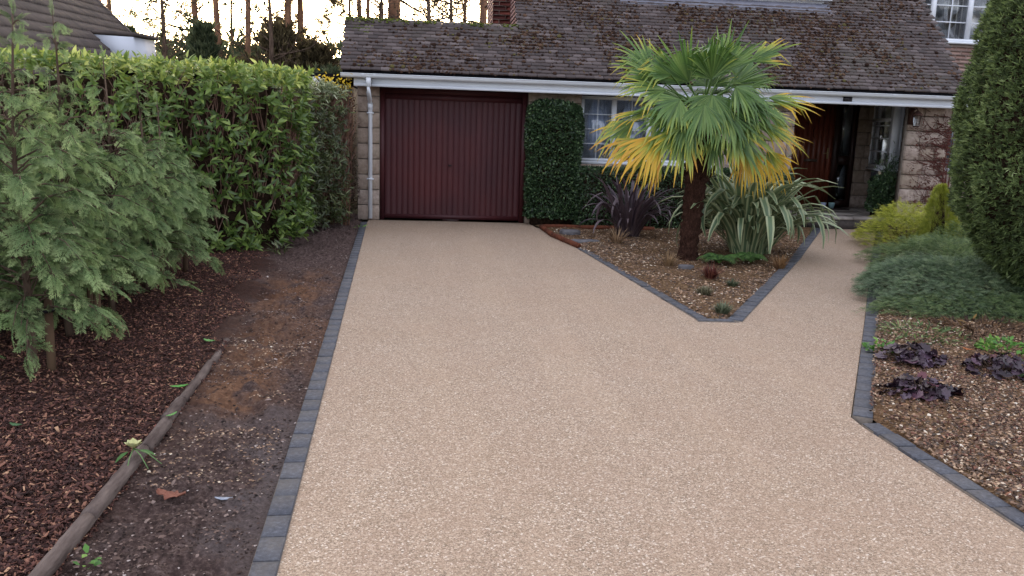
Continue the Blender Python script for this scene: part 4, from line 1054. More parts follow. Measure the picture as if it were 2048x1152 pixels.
for q in zz_:
    for t in tt_: r0 = max(prad(q) - .10 + .05 * (float(fbm(t * 3, q * 3, 1.5, 2, 84)) - .5), .02); V.append((5.75 + r0 * math.cos(t), 6.8 + r0 * math.sin(t), q))
i = np.arange(1200).reshape(30, 40); Q = np.stack([i[:-1], np.roll(i[:-1], -1, 1), np.roll(i[1:], -1, 1), i[1:]], -1).reshape(-1, 4)
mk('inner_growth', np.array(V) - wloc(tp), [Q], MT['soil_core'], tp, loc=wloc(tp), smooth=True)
MB().tube([(5.75, 6.8, -.05), (5.75, 6.8, .6)], [.09, .08], 10).build('trunk', MT['trunk'], tp, True)

# ---- spreading junipers and golden conifers
def spreading(name, cx, cy, rx, ry, h, n, mat, label, seed, size=(.10, .17), cat='conifer', group=None, ang=0.0, lift=.35, tpls=SPRC, pwr=1.0, low=0.0):
    g = np.random.default_rng(seed); root = empty(name, (cx, cy, 0), label, cat, group)
    r = np.sqrt(g.random(n)) ; th = g.uniform(0, 2 * PI, n); ux, uy = r * np.cos(th), r * np.sin(th)
    r_edge = 1 + (fbm(np.cos(th) * 1.5 + 4, np.sin(th) * 1.5 + 4, 1.6, 3, seed) - .5) * .7
    lx, ly = ux * rx * r_edge, uy * ry * r_edge; c, s_ = math.cos(ang), math.sin(ang)
    x = cx + lx * c - ly * s_; y = cy + lx * s_ + ly * c
    hh = h * (1 - r ** 2.4 * .85) * (.65 + .7 * fbm(x, y, 2.6, 3, seed + 1)); layer = g.random(n) ** .5
    z = .03 + hh * layer + low
    out = np.stack([(lx * c - ly * s_), (lx * s_ + ly * c), 0 * lx], -1); out = nrm(out) * (.35 + .75 * r[:, None]); out[:, :2] += g.normal(0, .45, (n, 2)); out[:, 2] = lift * (1 - .5 * r) + g.normal(0, .18, n)
    N = UP[None] + g.normal(0, .35, (n, 3))
    multicloud('foliage', tpls, np.stack([x, y, z], -1), out, N, g.uniform(*size, n), mat, root, g.random(n) ** 1.5 * .65 + layer ** 2 * .5 - .18 + .5 * (fbm(x, y, 5.0, 3, seed + 5) - .5))  # lower layers tinted darker, shade under the sprays put into the colour
    br = MB()
    for k in range(26):
        a = g.uniform(0, 2 * PI); L = g.uniform(.5, .85); e = np.array([cx + (rx * c * math.cos(a) - ry * s_ * math.sin(a)) * L, cy + (rx * s_ * math.cos(a) + ry * c * math.sin(a)) * L, h * .45])
        br.tube([(cx, cy, 0), ((cx + e[0]) / 2, (cy + e[1]) / 2, h * .5), e], [.014, .009, .004], 5, (.3, 0, 0), False)
    o = br.build('branches', MT['trunk'], root); o['kind'] = 'stuff'
    return root
JA = R(60)
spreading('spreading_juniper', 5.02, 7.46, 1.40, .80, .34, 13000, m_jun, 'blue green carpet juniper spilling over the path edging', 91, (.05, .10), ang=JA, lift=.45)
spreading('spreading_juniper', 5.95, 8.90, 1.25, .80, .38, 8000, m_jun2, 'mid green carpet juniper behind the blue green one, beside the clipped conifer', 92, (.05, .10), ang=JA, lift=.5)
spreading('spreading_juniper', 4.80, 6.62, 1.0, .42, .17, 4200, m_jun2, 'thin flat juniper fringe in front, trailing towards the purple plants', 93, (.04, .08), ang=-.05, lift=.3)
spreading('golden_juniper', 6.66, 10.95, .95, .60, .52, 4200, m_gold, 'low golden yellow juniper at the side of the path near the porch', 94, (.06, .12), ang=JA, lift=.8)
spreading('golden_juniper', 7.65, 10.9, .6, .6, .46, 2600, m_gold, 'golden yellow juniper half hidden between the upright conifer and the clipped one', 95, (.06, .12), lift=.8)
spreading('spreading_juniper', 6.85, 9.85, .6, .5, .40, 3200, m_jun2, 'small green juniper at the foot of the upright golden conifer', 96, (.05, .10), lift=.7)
m_gold2 = leafmat('dark_golden_conifer', [(0, '#4c5a1c'), (.5, '#7e8a2e'), (1, '#b4b848')], .6, .3, .3, '#b9b84a')
gc = empty('golden_conifer', (6.62, 10.2, 0), 'small upright pointed golden conifer by the path', 'conifer')
n = 4600; t = rng.random(n) ** .8; z = .05 + t * .84; r = .25 * (1 - t ** 1.7 * .80) * (1 + .35 * (fbm(t * 6, rng.random(n), 1.0, 2, 97) - .5)); th = rng.uniform(0, 2 * PI, n)
r = r * (1 + 1.1 * (fbm(th * 1.2, t * 5, 2.2, 3, 98) - .5)) - rng.exponential(.02, n)
P = np.stack([6.62 + r * np.cos(th), 10.2 + r * np.sin(th), z], -1); D = np.stack([np.cos(th) * .5, np.sin(th) * .5, np.full(n, 1.1)], -1) + rng.normal(0, .25, (n, 3))
D[t > .9] = [0, 0, 1]; multicloud('foliage', SPRC, P, D, np.stack([-np.sin(th), np.cos(th), 0 * th], -1) + rng.normal(0, .4, (n, 3)), rng.uniform(.03, .07, n), m_gold2, gc, rng.random(n) * .5 + t * .35)
MB().tube([(6.62, 10.2, -.02), (6.62, 10.2, .8)], [.03, .008], 7).build('trunk', MT['trunk'], gc, True)
MB().tube([(6.62, 10.2, .04), (6.62, 10.2, .45), (6.62, 10.2, .82)], [.08, .08, .02], 10).build('inner_growth', MT['soil_core'], gc, True)

# ---- purple heucheras
def round_leaf(seed):
    g = np.random.default_rng(seed); V = [(0, .0, .0)]; n = 15
    for i in range(n):
        a = -PI * .92 + i * 2 * PI * .92 / (n - 1); rr = .5 * (1 + .10 * math.cos(i * PI)) ; V.append((rr * math.sin(a), .5 + rr * math.cos(a) * .95 - .05, .06 * math.cos(i * PI) + g.normal(0, .03)))
    V.append((0, .5, -.05)); k = n + 1
    T = [(k, i + 1, i) for i in range(1, n)] + [(0, k, n), (0, 1, k)]
    V = np.array(V); V[:, 2] -= .25 * (V[:, 1] - .3) ** 2
    return V, [np.array(T)]
m_heu = Mat('purple_leaf', .42, .5); m_heu.base(m_heu.ramp(m_heu.orand(), [(0, '#21161f'), (.5, '#3a2833'), (.85, '#524050'), (1, '#5c2c34')])); m_heu.translucent(.08); m_heu.bump(m_heu.noise(60, 3, .6), .5, .006)
HL = [mesh_np('leaf', *round_leaf(i), m_heu.m, smooth=True) for i in range(5)]
def heuchera(x, y, rx, ry, h, n, seed, label):
    g = np.random.default_rng(seed); root = empty('purple_heuchera', (x, y, 0), label, 'plant', 'purple leaved plants in the right gravel bed')
    st = MB()
    for k in range(n):
        r = math.sqrt(g.random()); a = g.uniform(0, 2 * PI); lx, ly = rx * r * math.cos(a), ry * r * math.sin(a); z = h * (1 - r ** 2 * .75) * g.uniform(.55, 1.05) + .02
        s_ = g.uniform(.05, .09); d = np.array([lx, ly, 0]) / (math.hypot(lx, ly) + .01); d = d + np.array([g.normal(0, .35), g.normal(0, .35), g.normal(-.15, .25)]); N = UP + g.normal(0, .35, 3) + d * .5
        Mx = Matrix(frames(d, N).tolist()); o = obj('leaf', HL[g.integers(5)], root, (x + lx, y + ly, z), Mx.to_euler(), (s_, s_, s_))
        st.tube([(x + lx * .2, y + ly * .2, 0), (x + lx, y + ly, z)], .0025, 4, cap=False)
    o = st.build('stalks', MT['trunk'], root); o['kind'] = 'stuff'
heuchera(3.27, 5.15, .21, .17, .12, 85, 1, 'purple leaved plant nearest the path edging, behind the other two')
heuchera(3.70, 4.84, .20, .17, .14, 80, 2, 'purple leaved plant at the right edge of the gravel bed')
heuchera(2.90, 4.42, .20, .11, .10, 70, 3, 'low sprawling purple leaved plant nearest the camera')
def low_plant(name, x, y, r, h, n, tpl, mat, size, label, cat='plant', seed=1, up=.6, group=None):
    g = np.random.default_rng(seed); root = empty(name, (x, y, 0), label, cat, group)
    q = np.sqrt(g.random(n)) * r; a = g.uniform(0, 2 * PI, n); P = np.stack([x + q * np.cos(a), y + q * np.sin(a), .01 + h * g.random(n) * (1 - (q / r) ** 2 * .7)], -1)
    D = np.stack([np.cos(a), np.sin(a), np.full(n, up)], -1) + g.normal(0, .4, (n, 3))
    cloud('foliage', tpl, P, D, UP + g.normal(0, .4, (n, 3)), size * g.uniform(.6, 1.2, n), mat, root, g.random(n)); return root
low_plant('seedling', 3.21, 5.40, .12, .08, 60, IVY, m_green, .045, 'small bright green weedy seedling beside the path edging', seed=3)
low_plant('green_perennial', 4.15, 5.35, .22, .12, 260, IVY, m_green, .045, 'green leafy perennial at the right edge behind the purple plants', seed=4)
low_plant('green_perennial', 3.95, 4.75, .14, .10, 90, LONG, m_jun, .10, 'dull grey green tuft at the right edge below the purple plant', seed=5)
low_plant('dry_perennial', 4.35, 5.9, .42, .10, 520, LONG, m_russet, .07, 'straggly brown and green dying perennial in front of the junipers', seed=6)
low_plant('dry_perennial', 3.78, 5.82, .32, .09, 420, LONG, m_jun2, .06, 'small leaved green creeping plant just behind the purple plants', seed=7)
low_plant('weed', -1.66, 9.35, .12, .12, 40, LONG, m_priv, .10, 'small leafy shoot at the foot of the laurel hedge end', seed=8)
low_plant('weed', -.98, 11.7, .05, .06, 9, LONG, m_green, .09, 'tiny bright green weed beside the edging near the garage', seed=9)
low_plant('weed', -1.12, 2.66, .03, .05, 10, IVY, m_green, .035, 'tiny bright green weed at the foot of the log edging', seed=10)

# ---- ornamental grasses and small things of the island bed
def grass(name, x, y, r, h, n, cols_, label, seed, cat='grass', w=.010, spread=1.0):
    g = np.random.default_rng(seed); root = empty(name, (x, y, 0), label, cat); mb = MB()
    for k in range(n):
        a = g.uniform(0, 2 * PI); q = r * g.random() * .4; L = h * g.uniform(.6, 1.2); b0 = np.array([x + q * math.cos(a), y + q * math.sin(a), 0]); o_ = np.array([math.cos(a), math.sin(a), 0]); s_ = np.array([-o_[1], o_[0], 0])
        sp = g.uniform(.2, 1.0) * spread; V = []
        for j, t in enumerate((0, .35, .7, 1)):
            p = b0 + o_ * L * sp * t * .8 + UP * L * (t - .55 * sp * t * t); ww = w * (1 - t) ** .6 * .5 + .0006; V += [p - s_ * ww, p + s_ * ww]
        mb.add(V, None, [(0, 1, 3, 2), (2, 3, 5, 4), (4, 5, 7, 6)], (g.random(), 0, 0))
    o = mb.build('blades', leafmat(name + '_blade', cols_, .6, .2, .3), root); o['kind'] = 'stuff'
grass('red_grass', 2.90, 8.18, .11, .19, 170, [(0, '#3a1a18'), (.6, '#5e2c26'), (1, '#8a5a48')], 'small dark red ornamental grass tuft in front of the palm', 1)
grass('straw_grass', 2.68, 8.95, .10, .20, 80, [(0, '#7a6248'), (1, '#a88c68')], 'pale straw coloured grass tuft left of the palm', 2)
grass('straw_grass', 2.45, 10.6, .12, .30, 100, [(0, '#6e5540'), (1, '#a58a6c')], 'taller straw coloured grass in front of the dark purple flax', 3)
grass('straw_grass', 3.95, 8.9, .14, .20, 110, [(0, '#6a4c34'), (1, '#96744e')], 'brown dying grass tuft below the striped flax', 4)
grass('thyme_tuft', 2.55, 7.33, .1, .11, 240, [(0, '#4a4838'), (1, '#8a8468')], 'small grey green dry tuft in the middle of the gravel', 5)
grass('thyme_tuft', 2.45, 6.56, .1, .12, 260, [(0, '#3c4632'), (1, '#7c8268')], 'small grey green tuft nearest the tip of the island bed', 6)
grass('thyme_tuft', 3.0, 7.82, .1, .08, 150, [(0, '#3c4632'), (1, '#6c7258')], 'tiny dark tuft right of the red grass', 7)
m_fern = leafmat('fern_green', [(0, '#34502a'), (1, '#5f7c42')], .6, .25, .3)
def fern(x, y, n, L, label, seed):
    g = np.random.default_rng(seed); root = empty('fern', (x, y, 0), label, 'fern'); P, D, N, S = [], [], [], []; rb = MB()
    for k in range(n):
        a = g.uniform(0, 2 * PI); l = L * g.uniform(.7, 1.1); o_ = np.array([math.cos(a), math.sin(a), 0]); sp = g.uniform(.5, .9); C = [np.array([x, y, .02]) + o_ * l * sp * t + UP * l * (t * .9 - .75 * t * t) for t in np.linspace(0, 1, 9)]
        rb.tube(C, np.linspace(.004, .0015, 9), 4, cap=False)
        for t in np.linspace(.15, 1, 15):
            i_ = t * 8; i0 = min(int(i_), 7); p = C[i0] + (C[i0 + 1] - C[i0]) * (i_ - i0); d = nrm(C[i0 + 1] - C[i0]); sd_ = nrm(np.cross(d, UP))
            for q in (-1, 1): P.append(p); D.append(d * .5 + sd_ * q); N.append(np.cross(sd_, d)); S.append(.11 * (1.05 - t) + .02)
    cloud('fronds', LONG, P, np.array(D), np.array(N), np.array(S), m_fern, root); o = rb.build('stalks', m_green, root); o['kind'] = 'stuff'
fern(3.32, 9.12, 16, .38, 'fresh green fern at the foot of the palm trunk', 1)
fern(3.75, 9.25, 12, .34, 'second green fern between the palm and the striped flax', 2)
def flat_stone(name, x, y, rx, ry, h, seed, label, mat='grey_stone', cat='stone'):
    g = np.random.default_rng(seed); n = 11; an = np.linspace(0, 2 * PI, n, endpoint=False); rr = 1 + g.normal(0, .12, n); m_ = MB(); V = []
    for k, z in ((1.0, -.01), (1.03, h * .6), (.9, h)): V += [(x + rx * rr[i] * k * math.cos(an[i]), y + ry * rr[i] * k * math.sin(an[i]), z + .015) for i in range(n)]
    V.append((x, y, h + .018)); Q = [(a * n + i, a * n + (i + 1) % n, (a + 1) * n + (i + 1) % n, (a + 1) * n + i) for a in (0, 1) for i in range(n)]
    m_.add(V, [(2 * n + i, 2 * n + (i + 1) % n, 3 * n) for i in range(n)], Q); o = m_.build(name, MT[mat], None, loc=(0, 0, 0)); tag(o, label, cat)
flat_stone('flat_stone', 2.05, 10.75, .20, .11, .025, 1, 'flat grey stone lying in the gravel beside the rusty edging')
flat_stone('flat_stone', 2.0, 11.6, .14, .12, .05, 2, 'small grey rock at the back corner of the island bed near the wall shrub')
flat_stone('dark_stone', 2.80, 8.74, .08, .04, .045, 3, 'small black stone in front of the palm trunk')
# rusty timber edging at the back corner of the island bed
def edging(pts, label, seed):
    g = np.random.default_rng(seed); root = empty('timber_edging', (*pts[0], 0), label, 'garden edging')
    for a, b_ in zip(pts[:-1], pts[1:]):
        a, b_ = np.array(a), np.array(b_); L = np.linalg.norm(b_ - a); n = max(1, round(L / .5)); d = (b_ - a) / n
        for i in range(n):
            p, q = a + d * (i + .01), a + d * (i + .99); m_ = MB(); m_.tube([(p[0], p[1], .025), ((p[0] + q[0]) / 2, (p[1] + q[1]) / 2, .028), (q[0], q[1], .025)], .036, 9); m_.build('log', MT['rust'], root, True)
edging([(1.66, 12.22), (1.70, 11.3), (1.885, 10.26)], 'rusty brown timber edging along the garage side of the island bed', 1)
edging([(1.68, 12.26), (3.4, 12.24)], 'rusty brown timber edging along the back of the island bed', 2)

# ---- flax (phormium): every blade is a part
def blade_mesh(kind, mat, seed):
    g = np.random.default_rng(seed); L = 1.0; n = 10; V, A, Q = [], [], []; arch = g.uniform(.25, 1.0); w = .026 if kind == 'striped' else .020; kink = g.random() < .3
    ang = R(g.uniform(62, 84)); p = np.array([0., 0., 0.]); st = L / n
    for j in range(n + 1):
        t = j / n; ww = w * (.75 + .6 * t) * min(1, (1.02 - t) * 4) ** .8; d = np.array([math.cos(ang), 0, math.sin(ang)]); nn = np.array([-d[2], 0, d[0]])
        for u in (-1, -.55, 0, .55, 1): V.append(p + np.array([0, u * ww, 0]) + nn * abs(u) * ww * .35); A.append((.5, abs(u), t))
        p = p + d * st; ang -= arch * (.08 + .42 * t) + (.9 if kink and j == 6 else 0)
    for j in range(n):
        for u in range(4): a = j * 5 + u; Q.append((a, a + 1, a + 6, a + 5))
    return mesh_np('leaf', np.array(V), [np.array(Q)], mat, np.array(A), True)
m_str = strap_mat('striped_flax_leaf', '#5a7052', '#aeb38a', '#6c7c56'); m_pur = strap_mat('purple_flax_leaf', '#3b3036', '#50414a', '#665659')
BS = [blade_mesh('striped', m_str, i) for i in range(14)]; BPu = [blade_mesh('purple', m_pur, 30 + i) for i in range(10)]
def flax(x, y, n, L, meshes, label, seed, rbase=.12):
    g = np.random.default_rng(seed); root = empty('flax_plant', (x, y, 0), label, 'plant')
    for k in range(n):
        a = g.uniform(0, 2 * PI); q = rbase * math.sqrt(g.random()); l = L * g.uniform(.6, 1.15)
        obj('leaf', meshes[g.integers(len(meshes))], root, (x + q * math.cos(a), y + q * math.sin(a), 0), (g.normal(0, .12), g.normal(0, .22) - .05, a + g.normal(0, .3)), (l, l * 1.05, l))
flax(4.02, 10.05, 230, 1.30, BS, 'large green and cream striped flax with arching strap leaves behind the palm', 5, .24)
flax(2.82, 11.55, 130, .90, BPu, 'dark purple spiky flax between the wall shrub and the palm', 6, .16)

# ---- palm: trunk, old leaf bases, fan leaves
PX, PY = 3.05, 9.46
palm = empty('palm_tree', (PX, PY, 0), 'fan palm with yellow tipped leaves and a shaggy brown trunk in the island bed', 'palm')
def fibre_mat():
    m = Mat('palm_fibre', .95, .1); n = m.noise(70, 5, .7, stretch=(1, 1, .35)); m.base(m.ramp(n, [(.3, '#1e130f'), (.55, '#3f2a22'), (.8, '#684a3b')])); m.bump(n, .9, .015); return m.m
MT['fibre'] = fibre_mat()
zs = np.linspace(-.02, 1.72, 44); tb = []; na = 28
for z in zs:
    for k in range(na):
        a = 2 * PI * k / na; r = np.interp(z, [0, .15, .9, 1.35, 1.72], [.125, .106, .118, .145, .10]) * (1 + .10 * math.sin(z * 62 + math.sin(a * 3) * 1.4) + .09 * rng.normal()); tb.append((PX + .035 * z + r * math.cos(a), PY + r * math.sin(a), z))
i = np.arange(44 * na).reshape(44, na); Q = np.stack([i[:-1], np.roll(i[:-1], -1, 1), np.roll(i[1:], -1, 1), i[1:]], -1).reshape(-1, 4)
mk('trunk', np.array(tb) - wloc(palm), [Q], MT['fibre'], palm, loc=wloc(palm), smooth=True)
n = 2600; z = rng.uniform(.02, 1.68, n); a = rng.uniform(0, 2 * PI, n); r = np.interp(z, [0, .15, .9, 1.35, 1.72], [.125, .106, .118, .145, .10]) * .98
P = np.stack([PX + .035 * z + r * np.cos(a), PY + r * np.sin(a), z], -1); D = np.stack([np.cos(a) * .35, np.sin(a) * .35, rng.choice([-1, 1], n) * .9], -1) + rng.normal(0, .3, (n, 3))
NEED = leaf_t(.03, .1, .3, 2)
cloud('trunk_fibre', NEED, P, D, np.stack([np.cos(a), np.sin(a), 0 * a], -1), rng.uniform(.03, .075, n), MT['fibre'], palm)
for k in range(46):
    z = .95 + .70 * (k / 46); a = k * 2.4; r = np.interp(z, [.9, 1.35, 1.72], [.125, .15, .09]); o_ = np.array([math.cos(a), math.sin(a), 0]); c = np.array([PX + .035 * z, PY, z])
    MB().tube([c + o_ * r * .8, c + o_ * (r + .05) + UP * .05, c + o_ * (r + .09) + UP * (.10 + .05 * rng.random())], [.022, .016, .011], 5).build('leaf_base', MT['fibre'], palm)
m_palm = palmleaf_mat()
PC = np.array([PX + .06, PY, 1.70])
def frond(hub, tipdir, nrm_, Rl, spread, yel, droop, g, seglen=(.8, 1.1)):
    """fan leaf: hub position, centre direction, leaf normal"""
    d = nrm(np.array(tipdir, float)); nn = np.array(nrm_, float); nn = nrm(nn - d * (nn @ d)); s_ = np.cross(d, nn)
    mb = MB(); c0 = PC + np.array([0, 0, g.uniform(-.12, .12)]); hub = np.array(hub, float); v = hub - c0; mid = c0 + v * .5 + UP * .10 * np.linalg.norm(v) * (1 if v[2] > -.3 else .8)
    ts = np.linspace(0, 1, 6)[:, None]; Cc = (1 - ts) ** 2 * c0 + 2 * ts * (1 - ts) * mid + ts ** 2 * hub
    mb.tube(Cc, np.linspace(.013, .007, 6), 5, (.55, .0, yel * .5), False)
    ns = max(10, int(34 * spread / 180)); 
    for k in range(ns):
        u = (k + .5) / ns * 2 - 1; a = R(spread / 2) * u + g.normal(0, .012); L = Rl * (1 - .28 * abs(u) ** 2) * g.uniform(.74, 1.12); e = d * math.cos(a) + s_ * math.sin(a); across = nrm(np.cross(nn, e)); col = g.random(); dr_ = (droop * 1.25 + .08) * g.uniform(.5, 1.7); cup = .16 * (1 - abs(u)); bent = g.random() < .36 + yel * .3; bj = g.integers(3, 5)
        V, A, n = [], [], 7; st = L / n; p = hub.copy(); dirv = e + nn * cup * .5; yk = np.clip(yel + g.normal(0, .10) + .25 * abs(u) * yel, 0, 1)
        for j in range(n + 1):
            t = j / n; w = Rl * R(spread) / ns * (.62 - .1 * yk) * min(t * 1.0 + .06, .42) * min(1, (1.03 - t) * 3.2); nv = nrm(np.cross(across, dirv)); 
            if nv @ nn < 0: nv = -nv
            V += [p - across * w, p - nv * w * .55, p + across * w]; A += [(col, t, yk)] * 3
            p = p + nrm(dirv) * st; dirv = nrm(dirv) - UP * dr_ * (.04 + .34 * t ** 1.6) - (UP * .95 if bent and j == bj else 0)
        Q = []
        for j in range(n): a0 = 3 * j; Q += [(a0, a0 + 1, a0 + 4, a0 + 3), (a0 + 1, a0 + 2, a0 + 5, a0 + 4)]
        V = np.array(V); V[:, 2] = np.maximum(V[:, 2], .05); k0 = mb.n
        mb.V.append(V); mb.A.append(np.array(A)); mb.Q.append(np.array(Q) + k0); mb.n += len(V)
    return mb.build('frond', m_palm, palm, True)
gP = np.random.default_rng(12)
def W(u, v, dy=0.0):
    k = 171.0 * 9.46 / (9.46 + dy); return np.array([3.05 + (u - 1395) / k + dy * .1, PY + dy, 1.70 - (v - 230) / k + .005])
T2 = lambda deg, fwd=0.0: np.array([math.cos(R(deg)), -fwd, math.sin(R(deg))])
FR = [  # hub (u, v, depth), angle in the facade plane, forward lean, length, spread, yellow, droop, normal towards viewer
    (1368, 172, -.10, 112, .1, .62, 150, .12, .10, (0, -1, .25)), (1436, 150, -.05, 64, .0, .60, 90, .06, .10, (0, -1, .3)), (1492, 128, .05, 24, .0, .58, 62, .42, .12, (0, -1, .6)),
    (1330, 160, -.15, 150, .2, .58, 100, .34, .25, (0, -.8, .6)), (1318, 188, -.25, 184, .2, .60, 90, .38, .35, (0, -.7, .8)), (1298, 226, -.15, 197, .1, .62, 44, .58, .30, (0, -.5, 1)),
    (1528, 196, -.15, -6, .1, .64, 74, .62, .30, (0, -.7, .9)), (1505, 240, -.25, -30, .2, .68, 70, .58, .35, (0, -.6, .9)), (1540, 262, -.05, -14, .1, .58, 50, .72, .35, (0, -.6, 1)),
    (1452, 258, -.42, -52, .25, .66, 110, .42, .45, (0, -.9, .5)), (1312, 276, -.35, 222, .3, .72, 76, .80, .35, (0, -.9, .6)), (1288, 284, -.15, 204, .1, .70, 66, .72, .30, (0, -.8, .8)),
    (1352, 262, -.42, 246, .3, .62, 120, .45, .50, (0, -1, .4)), (1492, 290, -.10, -72, .1, .62, 92, .88, .35, (0, -1, .3)), 
    (1402, 196, -.48, 268, .4, .52, 170, .10, .55, (0, -1, .5)), (1450, 178, -.40, -40, .5, .55, 140, .08, .55, (0, -.6, .9)), (1340, 206, -.42, 214, .4, .56, 140, .22, .55, (0, -.7, .8)),
    (1400, 150, -.22, 86, .4, .50, 120, .05, .3, (0, -.9, .5)), (1480, 205, -.30, -18, .3, .55, 120, .12, .5, (0, -.6, .9)), (1360, 240, -.50, 256, .2, .52, 120, .28, .45, (0, -1, .3)),
    (1385, 215, -.55, 262, .5, .50, 130, .14, .6, (0, -1, .5)), (1430, 225, -.50, -70, .4, .52, 130, .18, .6, (0, -1, .4)), (1335, 235, -.30, 225, .3, .56, 120, .32, .5, (0, -.8, .6)), (1405, 165, -.3, 100, .3, .46, 150, .05, .4, (0, -.9, .6)),
    (1460, 215, -.35, -30, .4, .55, 120, .2, .55, (0, -.7, .8)), (1310, 170, -.05, 165, .0, .62, 90, .3, .3, (0, -.7, .6)),
    (1545, 300, .10, -48, .0, .56, 90, .78, .3, (0, -1, .4)), (1270, 250, .05, 212, .0, .60, 90, .55, .4, (0, -.8, .8)), (1420, 270, -.3, -80, .2, .5, 110, .3, .5, (0, -1, .2)),
    (1300, 150, .15, 140, -.2, .55, 110, .30, .3, (0, -.8, .6)), (1480, 165, .30, 40, -.4, .55, 120, .2, .3, (0, -.7, .7)), 
    (1330, 300, .2, 228, 0, .6, 100, .6, .4, (0, -1, .5)), (1545, 225, .25, -20, -.2, .55, 110, .5, .4, (0, -.7, .8)), (1470, 235, -.1, -35, .1, .6, 130, .2, .45, (0, -.8, .6))]
for (u, v, dy, dg_, fwd, Rl, spd, yel, drp, nn) in FR:
    frond(W(u, v, dy), T2(dg_, fwd), nn, Rl, spd, yel, drp, gP)
for k in range(12):       # the rest of the crown, behind and inside
    a = gP.uniform(0, PI) if k < 12 else gP.uniform(0, 2 * PI); el = R(gP.uniform(-35, 70)); hd = np.array([math.cos(a) * math.cos(el), math.sin(a) * math.cos(el), math.sin(el)]); hub = PC + hd * gP.uniform(.35, .62)
    frond(hub, hd + np.array([0, 0, -.15]), UP + hd * -.3, gP.uniform(.48, .58), gP.uniform(110, 170), .15 if el > 0 else .6, .4, gP)

# ---- log edging and fallen things on the soil
lg = empty('log_edging', (-1.3, 4, 0), 'weathered round log edging between the bark mulch and the bare soil', 'garden edging')
ycuts = [1.2, 2.3, 2.95, 3.62, 3.98, 4.27, 4.62, 5.02, 5.30, 5.58]
for k, (a, b_) in enumerate(zip(ycuts[:-1], ycuts[1:])):
    n_ = 14; ys = np.linspace(a + .006, b_ - .006, n_); na = 12; r0 = .031 if k < 5 else .025; V = []
    for j, y in enumerate(ys):
        rr = r0 * (1 + .04 * math.sin(j * 2.1)) * (.93 if j in (0, n_ - 1) else 1)
        for q in range(na): t = 2 * PI * q / na; r = rr * (1 + rng.normal(0, .035)); V.append((log_x(y) + (.004 if k % 2 else -.002) + r * math.cos(t), y, .026 + .004 * math.sin(k * 1.7) + r * math.sin(t) - (.008 * max(0, k - 5))))
    i = np.arange(n_ * na).reshape(n_, na); Q = np.stack([i[:-1], i[1:], np.roll(i[1:], -1, 1), np.roll(i[:-1], -1, 1)], -1).reshape(-1, 4); m_ = MB(); c = len(V)
    V += [tuple(np.mean(V[:na], 0)), tuple(np.mean(V[-na:], 0))]
    m_.add(V, [(c, q, (q + 1) % na) for q in range(na)] + [(c + 1, (n_ - 1) * na + (q + 1) % na, (n_ - 1) * na + q) for q in range(na)], Q); m_.build('log', MT['log'], lg, True)
def fallen(name, x, y, z, L, w, ang, c, label, lobed=False, curl=.2, cat='leaf', tilt=0):
    n = 11; V = []; m_ = MB()
    for j in range(n):
        t = j / (n - 1); ww = w * math.sin(PI * min(max(t, .03), .97)) ** .7 * (1 + (.45 * math.sin(t * PI * 5.0) if lobed else 0)); zc = curl * L * ((t - .5) ** 2) * 1.5
        for u in (-1, 0, 1): V.append((u * ww, (t - .5) * L, zc + curl * w * abs(u) * (1 + .4 * math.sin(j * 2)) * .6))
    V = np.array(V); ca, sa = math.cos(ang), math.sin(ang); V = np.stack([V[:, 0] * ca - V[:, 1] * sa, V[:, 0] * sa + V[:, 1] * ca, V[:, 2]], -1)
    V2 = V - [0, 0, .0015]; V = np.vstack([V, V2]); Q = []
    for j in range(n - 1):
        for u in (0, 1): a = 3 * j + u; Q += [(a, a + 1, a + 4, a + 3), (a + 3 + 33, a + 4 + 33, a + 1 + 33, a + 33)]
        Q += [(3 * j, 3 * j + 3, 3 * j + 36, 3 * j + 33), (3 * j + 5, 3 * j + 2, 3 * j + 35, 3 * j + 38)]
    m_.add(V, None, Q); o = m_.build(name, simple(name + '_skin', c, .7, .3, 1, 30, tuple(v * .75 for v in lin(c)[:3])), None, True, loc=(x, y, z)); tag(o, label, cat); return o
def gz(x, y): return float(bed_h(np.array([x]), np.array([y]))[0])
fallen('oak_leaf', -1.02, 3.22, gz(-1.02, 3.22) + .012, .125, .032, 1.3, '#7a4a3a', 'curled reddish brown oak leaf on the bare soil', True, .35)
fallen('fallen_leaf', -.80, 3.16, gz(-.8, 3.16) + .008, .07, .012, 1.5, '#8d93a0', 'small pale grey leaf on the bare soil near the edging', False, .2)
fallen('fallen_leaf', -1.30, 4.32, .095, .09, .018, 1.9, '#4f8a3a', 'bright green leaf lying on the log edging', False, .15)
fallen('fallen_leaf', -1.27, 3.86, gz(-1.2, 3.86) + .035, .08, .018, .4, '#8a5348', 'small pinkish brown leaf against the log edging', True, .3)
fallen('fallen_leaf', -1.24, 3.98, .06, .07, .010, -.5, '#5c8a48', 'narrow green leaf at the side of the log edging', False, .2)
fallen('fallen_leaf', -1.90, 3.85, gz(-1.9, 3.85) + .025, .07, .014, 1.2, '#41603c', 'dark green leaf on the bark mulch', False, .2)
fallen('fallen_leaf', -1.40, 5.32, .075, .09, .02, 1.1, '#5f8f4c', 'light green leaf on the far end of the log edging', False, .2)
fallen('fallen_leaf', 3.75, 5.25, .07, .07, .02, .6, '#a5653c', 'orange brown leaf between the two back purple plants', True, .3)
fallen('fallen_leaf', -.98, 11.9, gz(-.98, 11.9) + .02, .10, .02, .5, '#7fa05a', 'pale green leaf on the soil near the downpipe', False, .2)
rose = empty('faded_flower', (-1.255, 3.50, .085), 'faded cream flower head with limp green stems dropped over the log edging', 'flower')
pm = simple('cream_petal', '#c9c795', .7, .3, 1, 20, '#a9a873')
